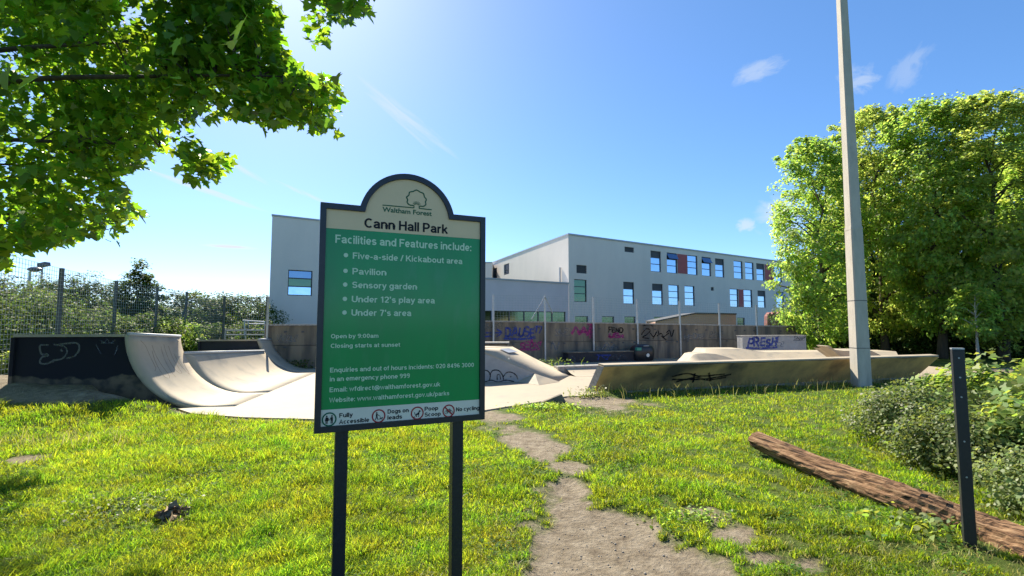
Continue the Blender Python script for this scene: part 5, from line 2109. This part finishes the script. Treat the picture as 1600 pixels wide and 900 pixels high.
# ------------------------------------------------------------------ trees on the right
WIND = dict(wind=(0.9, 0, 0.25), outward=0.9)
proto('maple_tall', 101, 11.4, 0.9, 2.6, 430, 62, 0.17, cr=(0.35, 0.7), lump=0.16, top_narrow=0.12, trunk_r=0.2, box=0.62, **WIND)
proto('maple_broad', 102, 12.4, 1.1, 3.0, 470, 62, 0.18, cr=(0.35, 0.75), lump=0.2, top_narrow=0.2, trunk_r=0.24, box=0.66, **WIND)
proto('maple_dense', 103, 11.8, 1.5, 3.0, 450, 62, 0.18, cr=(0.35, 0.75), lump=0.22, top_narrow=0.2, trunk_r=0.26, box=0.7, **WIND)
GT_ = 'row of trees on the right'
for (lab, px, d, key, lm_, rot, sc_) in (
        ('leafy tree at the left end of the right-hand row, next to the school', 1284, 23.5, 'maple_tall', 'lime_leaf', 0.4, (0.78, 0.78, 0.92)),
        ('yellowish green tree directly behind the lamp column', 1384, 24.5, 'maple_broad', 'yellow_leaf', 2.2, (0.74, 0.74, 1.0)),
        ('tree with a clear trunk between the lamp column and the black post', 1472, 21.8, 'maple_dense', 'lime_leaf', 1.0, (0.72, 0.72, 0.98)),
        ('broad tree at the right edge with a thick visible trunk', 1568, 20.5, 'maple_broad', 'yellow_leaf', 4.4, (0.80, 0.80, 0.90)),
        ('tree at the far right end of the row, cut by the photo edge', 1690, 21.5, 'maple_tall', 'lime_leaf', 3.0, (1.0, 1.0, 0.98))):
    p = D(px, 550, d)
    plant_tree('maple_tree', lab, 'tree', (p[0], p[1], float(H(p[0], p[1]))), key, lm_, 'bark', rot, sc_, GT_)
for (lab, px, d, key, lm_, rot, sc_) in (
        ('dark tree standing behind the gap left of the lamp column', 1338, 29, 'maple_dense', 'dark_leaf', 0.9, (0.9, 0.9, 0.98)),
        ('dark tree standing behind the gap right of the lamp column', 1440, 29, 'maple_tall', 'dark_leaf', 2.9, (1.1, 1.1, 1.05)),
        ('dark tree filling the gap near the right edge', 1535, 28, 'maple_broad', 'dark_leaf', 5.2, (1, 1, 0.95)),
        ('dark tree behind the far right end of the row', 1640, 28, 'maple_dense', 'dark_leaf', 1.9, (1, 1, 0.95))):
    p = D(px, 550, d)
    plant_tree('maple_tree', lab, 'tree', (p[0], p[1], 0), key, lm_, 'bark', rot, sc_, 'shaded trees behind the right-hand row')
# young pale-stemmed tree under the row
proto('sapling', 104, 3.2, 1.1, 0.9, 40, 40, 0.14, cr=(0.25, 0.4), trunk_r=0.06)
p = D(1528, 550, 19.0)
plant_tree('young_tree', 'small young tree with a pale thin stem under the big right-hand trees', 'tree', (p[0], p[1], 0), 'sapling', 'lime_leaf', 'pale_bark', 0.3, 1.0)


def bush(name, label, cat, parts, group=None, stems=True, base=-0.35):
    """parts: list of (centre, rx, ry, rz, n_clumps, per, leaf, tmpl, material, outward)"""
    c0 = parts[0][0]
    t = thing(name, label, cat, (c0[0], c0[1], 0), group)
    for (c, rx, ry, rz, ncl, per, leaf, tmpl, m, outw) in parts:
        rng = np.random.default_rng(int(abs(c[0] * 131 + c[1] * 17) * 10) % 100000)
        cl = lumpy_clumps(rng, c, rx, ry, rz, ncl, inner=0.5, cr=(0.16 * min(rx, rz) + 0.08, 0.3 * min(rx, rz) + 0.1), base=base, lump=0.22)
        V, F = crown(rng, cl, per, 1.0, leaf, tmpl=tmpl, flat=0.75, outward=outw, up=0.5, centre=(c[0], c[1], c[2] - 0.3 * rz))
        hz = H(V[::len(tmpl), 0], V[::len(tmpl), 1])
        keep = V[::len(tmpl), 2] > hz + 0.0
        V = V.reshape(-1, len(tmpl), 3)[keep].reshape(-1, 3)
        F = np.arange(len(V)).reshape(-1, len(tmpl))
        link('foliage', np_mesh('foliage', V - np.array(ORG[t.name]), F), m, t)
    if stems:
        mb = MB()
        random.seed(5)
        for k in range(10):
            e = cl[random.randrange(len(cl))]
            b0 = np.array([c0[0] + random.uniform(-.2, .2) * parts[0][1], c0[1] + random.uniform(-.2, .2) * parts[0][2], -0.02])
            mb.tube([b0, (b0 + e[:3]) / 2 + [0, 0, 0.1], e[:3]], [0.03, 0.02, 0.008], 5)
        mb.build('stems', 'bark', t)
    return t


# dark hedge under the trees
hg = None
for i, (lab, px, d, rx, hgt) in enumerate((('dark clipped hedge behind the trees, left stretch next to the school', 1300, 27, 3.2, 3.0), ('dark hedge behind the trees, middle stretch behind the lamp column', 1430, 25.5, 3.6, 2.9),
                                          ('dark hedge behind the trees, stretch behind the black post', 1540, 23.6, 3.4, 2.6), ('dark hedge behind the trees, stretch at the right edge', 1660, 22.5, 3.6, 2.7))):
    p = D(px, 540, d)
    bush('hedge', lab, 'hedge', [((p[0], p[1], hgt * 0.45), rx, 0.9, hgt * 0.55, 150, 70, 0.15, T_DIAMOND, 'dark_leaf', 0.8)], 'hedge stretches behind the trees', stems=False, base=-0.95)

# ------------------------------------------------------------------ bushes beside the log
bush('small_leaved_shrub', 'low dense small-leaved shrub spilling over the grass between log and lamp column', 'shrub', [
    ((5.30, 6.35, 0.26), 0.72, 0.85, 0.46, 170, 85, 0.036, T_OVAL, 'shrub_leaf', 0.7), ((4.85, 5.25, 0.22), 0.55, 0.70, 0.42, 130, 85, 0.036, T_OVAL, 'shrub_leaf', 0.7)])
bush('ivy_mound', 'tall mound of broad pale ivy leaves behind the black post', 'ivy', [
    ((6.65, 6.35, 0.36), 1.15, 1.1, 0.60, 200, 42, 0.082, T_IVY, 'ivy_leaf', 0.9), ((5.55, 4.95, 0.26), 0.75, 0.80, 0.52, 150, 42, 0.075, T_IVY, 'ivy_leaf', 0.9), ((6.3, 4.3, 0.28), 1.0, 0.9, 0.52, 110, 42, 0.08, T_IVY, 'ivy_leaf', 0.9)])
bush('ground_shrub', 'small bluish green shrub low down between the log and the ivy at the right edge', 'shrub', [
    ((4.62, 4.1, 0.14), 0.55, 0.60, 0.38, 120, 80, 0.034, T_OVAL, 'bluegreen_leaf', 0.7)])

# ------------------------------------------------------------------ planting behind the left fence
proto('birch', 201, 4.6, 0.8, 1.15, 110, 70, 0.13, cr=(0.25, 0.5), lump=0.3, top_narrow=0.5, trunk_r=0.1)
proto('round_tree', 202, 4.4, 0.7, 1.9, 150, 75, 0.13, cr=(0.35, 0.7), lump=0.25, top_narrow=0.25, trunk_r=0.13)
proto('wide_tree', 203, 4.6, 0.5, 2.6, 180, 75, 0.14, cr=(0.4, 0.8), lump=0.3, top_narrow=0.2, trunk_r=0.15)
GL = 'trees and shrubs behind the left fence'
for (lab, px, top, d, key, lm_, rot, hproto) in (
        ('rounded tree below the two floodlights behind the left fence', 75, 433, 24, 'round_tree', 'olive_leaf', 0.3, 4.4),
        ('dark rounded tree between the first two tall fence posts', 138, 431, 25, 'round_tree', 'dark_leaf', 2.0, 4.4),
        ('tall slender tree rising above its neighbours behind the fence', 216, 416, 25, 'birch', 'dark_leaf', 0.8, 4.6),
        ('wide dark tree behind the fence corner brace', 300, 455, 28, 'wide_tree', 'dark_leaf', 1.2, 4.6),
        ('dark tree behind the fence just left of the grey tower', 380, 459, 30, 'wide_tree', 'dark_leaf', 3.3, 4.6),
        ('bushy tree behind the fence left of the slender tree', 180, 468, 24, 'round_tree', 'olive_leaf', 4.0, 4.4),
        ('bushy tree behind the fence right of the slender tree', 252, 482, 26, 'round_tree', 'lime_leaf', 5.0, 4.4),
        ('distant low tree seen through the back fence', 345, 466, 36, 'wide_tree', 'olive_leaf', 2.1, 4.6),
        ('tree at the extreme left edge behind the fence', -20, 430, 20, 'wide_tree', 'olive_leaf', 2.8, 4.6),
        ('far tree against the left edge of the grey tower', 440, 462, 40, 'wide_tree', 'dark_leaf', 0.6, 4.6)):
    p = D(px, top, d)
    s_ = p[2] / hproto
    plant_tree('fence_tree', lab, 'tree', (p[0], p[1], 0), key, lm_, 'bark', rot, (max(s_, 0.85),) * 2 + (s_,), GL)
for (lab, px, d, rx, hgt, m) in (
        ('big sunlit shrub at the left edge next to the black ramp wall', 12, 12.6, 1.6, 2.5, 'olive_leaf'),
        ('pale olive shrub behind the first tall fence post', 80, 15.5, 1.7, 2.5, 'olive_leaf'),
        ('grey green shrub between the first two tall fence posts', 140, 17.5, 1.8, 1.8, 'olive_leaf'),
        ('shrub behind the second tall fence post', 205, 19.5, 1.9, 1.85, 'olive_leaf'),
        ('shrub by the fence corner brace', 262, 21.5, 1.9, 1.65, 'lime_leaf'),
        ('low shrub behind the back fence near the corner', 320, 22.5, 1.9, 1.45, 'dark_leaf'),
        ('low shrub behind the back fence near the grey tower', 385, 24.5, 2.2, 1.5, 'dark_leaf'),
        ('low leafy clump at the foot of the fence by the black wall', 35, 11.4, 0.7, 0.95, 'yellow_leaf')):
    p = D(px, 520, d)
    bush('fence_shrub', lab, 'shrub', [((p[0] - (0.3 if px < 30 else 0), p[1], hgt * 0.42), rx, rx * 0.8, hgt * 0.6, int(110 * rx / 1.7), 80, 0.085 if d < 16 else 0.11, T_DIAMOND, m, 0.6)], 'shrubs along the foot of the left fence', stems=False)

# ------------------------------------------------------------------ overhanging tree, top left
CROWN = [(-300, -260), (610, -260), (584, 2), (580, 30), (556, 22), (545, 44), (520, 40), (512, 84), (478, 70), (470, 40), (446, 30), (440, 70), (470, 100), (512, 120), (536, 125), (532, 180), (524, 214), (500, 214), (452, 195),
         (420, 205), (385, 190), (330, 192), (300, 196), (312, 224), (366, 240), (368, 262), (330, 291), (292, 290), (270, 238), (240, 250), (205, 276), (205, 312), (240, 328), (242, 344), (206, 342), (190, 372), (172, 388), (150, 362), (108, 384), (62, 392), (22, 398), (20, 430), (-20, 424), (-300, 520)]
rng = np.random.default_rng(77)
ft = thing('maple_tree', 'large maple overhanging from the left with backlit lobed leaves against the sky', 'tree', (-9.6, 5.6, 0))
cl = []
while len(cl) < 1500:
    px, py = rng.uniform(-160, 600), rng.uniform(-160, 440)
    dd = 5.0 + (4.6 if px < 110 else 3.2 if px < 260 else 1.7) * rng.random() ** 0.6
    p = D(px, py, dd)
    m = float(poly_dist(np.array([px]), np.array([py]), CROWN)[0])
    # thin places where the sky comes through
    gap = fbm(np.array([px]), np.array([py]), 1 / 70.0, 31)[0]
    if m < -8 and p[2] > 2.3 and gap < 0.64:
        cl.append((p[0], p[1], p[2], 0.30))
cl = np.array(cl)
PER = 20
C = np.repeat(cl[:, :3], PER, axis=0)
P = C + sph(rng, len(C)) * (rng.random(len(C)) ** 0.5)[:, None] * np.array([0.33, 0.33, 0.22])
qx, qy = to_px(P[:, 0], P[:, 1], P[:, 2])
dd_ = poly_dist(qx, qy, CROWN)
ok = dd_ < 0 - 9 * rng.random(len(P))
P = P[ok]
N = norm(sph(rng, len(P)) * 0.8 + np.array([0.1, -0.15, 0.75]))
T = sph(rng, len(P)) * 0.8 + np.array([0.35, -0.1, -0.75])
V1, F1 = leaves(P, N, T, 0.07 + 0.075 * rng.random(len(P)), T_MAPLE, rng)
# a few near leaves picked out against the sky
near = [(382, 30, 2.7, 0.165), (372, 62, 3.2, 0.15), (525, 118, 4.6, 0.13), (518, 186, 4.6, 0.12), (572, 12, 5.0, 0.13), (508, 64, 4.8, 0.12), (280, 60, 3.6, 0.14), (60, 120, 3.4, 0.15), (10, 110, 3.0, 0.16), (282, 258, 5.2, 0.14), (186, 352, 6, 0.13), (6, 404, 5, 0.15), (12, 412, 5, 0.14)]
Pn = np.array([D(a, b_, d) for a, b_, d, s_ in near])
V2, F2 = leaves(Pn, norm(sph(rng, len(Pn)) * 0.35 + np.array([-0.2, -0.6, 0.45])), sph(rng, len(Pn)) * 0.4 + np.array([0.1, 0, -1]), np.array([q[3] for q in near]), T_MAPLE, rng)
# the rest of the crown, above and left of the picture
u = sph(rng, 900) * (0.5 + 0.5 * rng.random(900) ** 0.5)[:, None] * np.array([4.3, 3.6, 3.6]) + np.array([-8.6, 5.6, 6.4])
ux, uy = to_px(u[:, 0], np.maximum(u[:, 1], 0.4), u[:, 2])
u = u[((ux < -60) | (uy < -60)) & (u[:, 1] > 2.2) & (u[:, 2] > 2.8)][:330]
C3 = np.repeat(u, 12, axis=0)
P3 = C3 + sph(rng, len(C3)) * np.array([0.45, 0.45, 0.3])
V3, F3 = leaves(P3, norm(sph(rng, len(P3)) * 0.8 + np.array([0, 0, 0.8])), sph(rng, len(P3)) + np.array([0, 0, -0.7]), 0.15 + 0.05 * rng.random(len(P3)), T_MAPLE, rng)
V = np.concatenate([V1, V2, V3])
k_ = len(T_MAPLE)
F = np.arange(len(V)).reshape(-1, k_)
link('crown', np_mesh('crown', V - np.array(ORG[ft.name]), F), 'maple_leaf', ft)
mb = MB()
random.seed(3)
tr0 = np.array([-9.6, 5.6, 0])
mb.tube([tr0 + [0, 0, -0.2], tr0 + [0.05, 0, 1.2], tr0 + [0.15, 0.05, 2.6], tr0 + [0.1, 0.1, 4.5], tr0 + [0.3, 0, 7.5]], [0.42, 0.34, 0.30, 0.22, 0.08], 12)
mb.build('trunk', 'bark', ft, True)
mb = MB()
limbs = [(D(150, 120, 6.0), 3.0), (D(330, 60, 6.2), 3.6), (D(60, 260, 6.6), 2.4), (D(480, 120, 5.6), 3.4), (D(250, 230, 6.4), 2.8), (D(90, 350, 7.0), 2.3), (D(420, -60, 6), 4.2)]
LPTS = []
for e, z0 in limbs:
    s_ = tr0 + [0.15, 0.05, z0]
    m1 = s_ * 0.6 + e * 0.4 + [0, 0, 0.55]
    m2 = s_ * 0.25 + e * 0.75 + [0, 0, 0.3]
    pp = curve_pts([s_, m1, m2, e], 6)
    mb.tube(pp, [0.055 * (1 - 0.9 * i / (len(pp) - 1)) for i in range(len(pp))], 7)
    LPTS += [q for q in pp[5:]]
LPTS = np.array(LPTS)
for c in cl[::3]:
    k = int(np.argmin(np.linalg.norm(LPTS - c[:3], axis=1)))
    a_ = LPTS[k]
    if np.linalg.norm(a_ - c[:3]) < 0.75:
        mb.tube([a_, (a_ + c[:3]) / 2 + [0, 0, 0.08], c[:3]], [0.014, 0.009, 0.004], 4, False)
mb.build('limbs', 'bark', ft)

# ------------------------------------------------------------------ grass
rng = np.random.default_rng(5)


def scatter(n, y0, y1, power, seed):
    r = np.random.default_rng(seed)
    f = r.random(n)
    y = (y0 ** (1 - power) + f * (y1 ** (1 - power) - y0 ** (1 - power))) ** (1 / (1 - power))
    x = (r.random(n) * 2 - 1) * (1.10 * y + 0.5)
    return x, y


def blades(x, y, h, w, lean, rng, curl=1.0):
    n = len(x)
    th = rng.random(n) * 6.283
    dx, dy = np.cos(th), np.sin(th)
    lt = rng.random(n) * 6.283
    lx, ly = np.cos(lt) * lean, np.sin(lt) * lean
    z = H(x, y)
    base = np.stack([x, y, z - 0.004], 1)
    wv = np.stack([dx * w, dy * w, np.zeros(n)], 1)
    mid = base + np.stack([lx * 0.35 * h, ly * 0.35 * h, h * 0.6], 1)
    tip = base + np.stack([lx * h * 1.1, ly * h * 1.1, h * (1 - 0.25 * lean * curl)], 1)
    V = np.stack([base - wv, base + wv, mid + wv * 0.8, mid - wv * 0.8, tip], 1).reshape(-1, 3)
    i0 = np.arange(n) * 5
    F = np.concatenate([np.stack([i0, i0 + 1, i0 + 2], 1), np.stack([i0, i0 + 2, i0 + 3], 1), np.stack([i0 + 3, i0 + 2, i0 + 4], 1)])
    return V, F


x, y = scatter(760000, 2.15, 17.0, 1.25, 5)
dv = dirt(x, y)
cov = fbm(x, y, 1.5, 41, 3)
tuft = fbm(x, y, 6.5, 43, 2)
keep = (dv + (rng.random(len(x)) - 0.5) * 0.75 + (tuft - 0.5) * 0.6 < 0.30) & (rng.random(len(x)) < 0.25 + 1.2 * tuft)
keep &= poly_dist(x, y, FLOOR) > 0.02
keep &= mound(x, y) < 0.27
x, y, cov, tuft, dv = x[keep], y[keep], cov[keep], tuft[keep], dv[keep]
hgt = (0.022 + 0.045 * rng.random(len(x)) ** 1.4) * (0.30 + 1.3 * tuft) * (1 + 0.6 * sm((fbm(x, y, 2.6, 71, 2) - 0.58) / 0.12) * (dv < 0.2)) * (0.75 + 0.6 * cov) * (1 + 0.03 * y)
rich = sm((x + 0.3) / -1.5)
hgt *= 0.85 + 0.45 * rich
fl_ = poly_dist(x, y, FLOOR)
hgt *= 1 + 1.5 * np.exp(-np.clip(fl_, 0, None) / 0.3) * (x > 1.0) * (rng.random(len(x)) < 0.4)
w = (0.0013 + 0.0013 * rng.random(len(x))) * (0.75 + 0.16 * y)
V, F = blades(x, y, hgt, w, 0.25 + 0.9 * rng.random(len(x)), rng)
go = link('grass', np_mesh('grass', V, F), 'grass_blade')
tag(go, 'bright sunlit grass around the worn track', 'grass', kind='stuff')
# straw-coloured dry blades and seed stalks
x, y = scatter(150000, 2.2, 15.0, 1.2, 15)
dv = dirt(x, y)
cl2 = fbm(x, y, 0.9, 55, 3)
keep = (dv < 0.5) & (poly_dist(x, y, FLOOR) > 0.03) & (rng.random(len(x)) < 1.6 * np.clip(cl2 - 0.40, 0, 1) + 0.05 + 0.10 * (x > 0.6)) & (mound(x, y) < 0.14)
x, y = x[keep], y[keep]
V, F = blades(x, y, (0.02 + 0.06 * rng.random(len(x))), (0.0013 + 0.0012 * rng.random(len(x))) * (0.75 + 0.16 * y), 0.3 + 1.1 * rng.random(len(x)), rng)
# tall stalks along the foot of the slab and the floor edge
f_ = rng.random(900)
bx = SL0[0] * (1 - f_) + SL1[0] * f_ + rng.normal(size=900) * 0.12
by = SL0[1] * (1 - f_) + SL1[1] * f_ - 0.35 - np.abs(rng.normal(size=900)) * 0.45
f2 = rng.random(160)
ex = np.concatenate([bx, G(60, 680)[0] * (1 - f2) + G(200, 690)[0] * f2 + rng.normal(size=160) * 0.4])
ey = np.concatenate([by, 6.45 + rng.normal(size=160) * 0.15])
V2, F2 = blades(ex, ey, 0.12 + 0.24 * rng.random(len(ex)), 0.003 + 0.002 * rng.random(len(ex)), 0.2 + 0.5 * rng.random(len(ex)), rng)
o_ = link('dry_grass', np_mesh('dry_grass', np.concatenate([V, V2]), np.concatenate([F, F2 + len(V)])), 'grass_pale')
tag(o_, 'straw coloured blades and tall seed stalks among the green grass', 'dry grass', kind='stuff')


# clover and other small round leaves spread through the lawn
x, y = scatter(120000, 2.2, 13.0, 1.2, 25)
cl3 = fbm(x, y, 1.7, 65, 3)
keep = (dirt(x, y) < 0.42) & (poly_dist(x, y, FLOOR) > 0.05) & (cl3 + 0.25 * (rng.random(len(x)) - 0.5) > 0.56) & (mound(x, y) < 0.12)
x, y = x[keep], y[keep]
P = np.stack([x, y, H(x, y) + 0.012 + 0.03 * rng.random(len(x))], 1)
V, F = leaves(P, norm(sph(rng, len(x)) * 0.45 + [0, 0, 0.9]), sph(rng, len(x)), (0.012 + 0.012 * rng.random(len(x))) * (0.8 + 0.1 * y), T_OVAL * np.array([1.5, 1, 1]), rng)
o_ = link('clover', np_mesh('clover', V, F), 'clover_leaf')
tag(o_, 'patches of small round clover leaves spread through the lawn', 'clover', kind='stuff')


# broad-leaved weeds in the grass and along the concrete edges
def weed_patch(name, label, centre, rx, ry, n, size, hgt, m, seed, cat='weeds', group=None):
    r = np.random.default_rng(seed)
    t = thing(name, label, cat, (centre[0], centre[1], float(H(centre[0], centre[1]))), group)
    q = r.normal(size=(n, 2)) * [rx * 0.5, ry * 0.5] + centre[:2]
    z = H(q[:, 0], q[:, 1]) + centre[2] + r.random(n) ** 1.3 * hgt
    P = np.stack([q[:, 0], q[:, 1], z], 1)
    N = norm(sph(r, n) * 0.7 + [0, 0, 0.9])
    T = sph(r, n) + [0, 0, 0.3]
    V, F = leaves(P, N, T, size * (0.6 + 0.8 * r.random(n)), T_OVAL, r)
    link('leaves', np_mesh('leaves', V - np.array(ORG[t.name]), F), m, t)
    x_, y_ = q[: n // 4, 0], q[: n // 4, 1]
    V, F = blades(x_, y_, hgt * (0.7 + 0.7 * r.random(len(x_))), 0.004 + 0 * x_, 0.2 + 0.5 * r.random(len(x_)), r)
    V[:, 2] += centre[2]
    link('stems', np_mesh('stems', V - np.array(ORG[t.name]), F), 'grass_blade', t)
    return t


weed_patch('weed_patch', 'silvery low weed patch in the grass left of the sign', G(205, 795), 0.5, 0.28, 1100, 0.03, 0.07, 'bluegreen_leaf', 1)
weed_patch('weed_patch', 'green weeds sprouting behind the bank ramp in front of the wall', D(842, 560, 15.4) * [1, 1, 0] + [0, 0, 0.1], 1.1, 0.5, 420, 0.08, 0.42, 'olive_leaf', 2)
weed_patch('weed_patch', 'straggly weed tuft at the left foot of the tilted slab', G(918, 622), 0.35, 0.15, 160, 0.05, 0.22, 'shrub_leaf', 3)
weed_patch('weed_patch', 'leafy weeds along the grass edge in front of the broken kerb slab', G(858, 640), 0.6, 0.2, 500, 0.045, 0.10, 'lime_leaf', 4)
weed_patch('weed_patch', 'dry weeds at the foot of the wall beside the far quarter pipe', D(462, 575, 16.6) * [1, 1, 0] + [0, 0, 0.05], 0.6, 0.25, 220, 0.07, 0.35, 'olive_leaf', 6)
weed_patch('weed_patch', 'weeds sprouting in the grass in front of the log', G(1420, 822), 0.5, 0.3, 300, 0.05, 0.10, 'ivy_leaf', 7)
weed_patch('weed_patch', 'tuft of leafy weeds on the right edge of the bare track', G(1085, 815), 0.3, 0.16, 300, 0.03, 0.06, 'lime_leaf', 8)

# crumpled dry leaf clump in the grass
dc = G(268, 812)
dl_ = thing('dry_leaf_clump', 'small crumpled clump of brown dry leaves in the grass', 'leaf litter', (dc[0], dc[1], float(H(dc[0], dc[1]))))
r = np.random.default_rng(9)
n = 46
P = np.stack([dc[0] + r.normal(size=n) * 0.045, dc[1] + r.normal(size=n) * 0.035, H(dc[0], dc[1]) + 0.03 + r.random(n) * 0.06], 1)
V, F = leaves(P, sph(r, n), sph(r, n), 0.05 + 0.04 * r.random(n), T_IVY * np.array([1, 1, 3.0]), r)
link('leaves', np_mesh('leaves', V - np.array(ORG[dl_.name]), F), 'dry_leaf', dl_)

# pebbles and clods on the bare track
r = np.random.default_rng(21)
x, y = scatter(16000, 2.4, 9, 1.2, 31)
keep = (dirt(x, y) > 0.75) & (poly_dist(x, y, FLOOR) > 0.05)
x, y = x[keep][:900], y[keep][:900]
s_ = 0.002 + 0.009 * r.random(len(x)) ** 4
base_ = np.array([(1, 0, 0), (0, 1, 0), (-1, 0, 0), (0, -1, 0), (0, 0, 0.8), (0, 0, -0.8)])
Fb = np.array([(0, 1, 4), (1, 2, 4), (2, 3, 4), (3, 0, 4), (1, 0, 5), (2, 1, 5), (3, 2, 5), (0, 3, 5)])
V = (base_[None] * (0.7 + 0.6 * r.random((len(x), 6, 1))) * s_[:, None, None] + np.stack([x, y, H(x, y) + s_ * 0.3], 1)[:, None, :])
F = (Fb[None] + (np.arange(len(x)) * 6)[:, None, None]).reshape(-1, 3)
mat('pebble', (0.24, 0.21, 0.17), (0.40, 0.36, 0.30), scale=9, rough=0.95)
o_ = link('pebbles', np_mesh('pebbles', V.reshape(-1, 3), F), 'pebble')
tag(o_, 'small stones and clods scattered over the bare earth track', 'pebbles', kind='stuff')
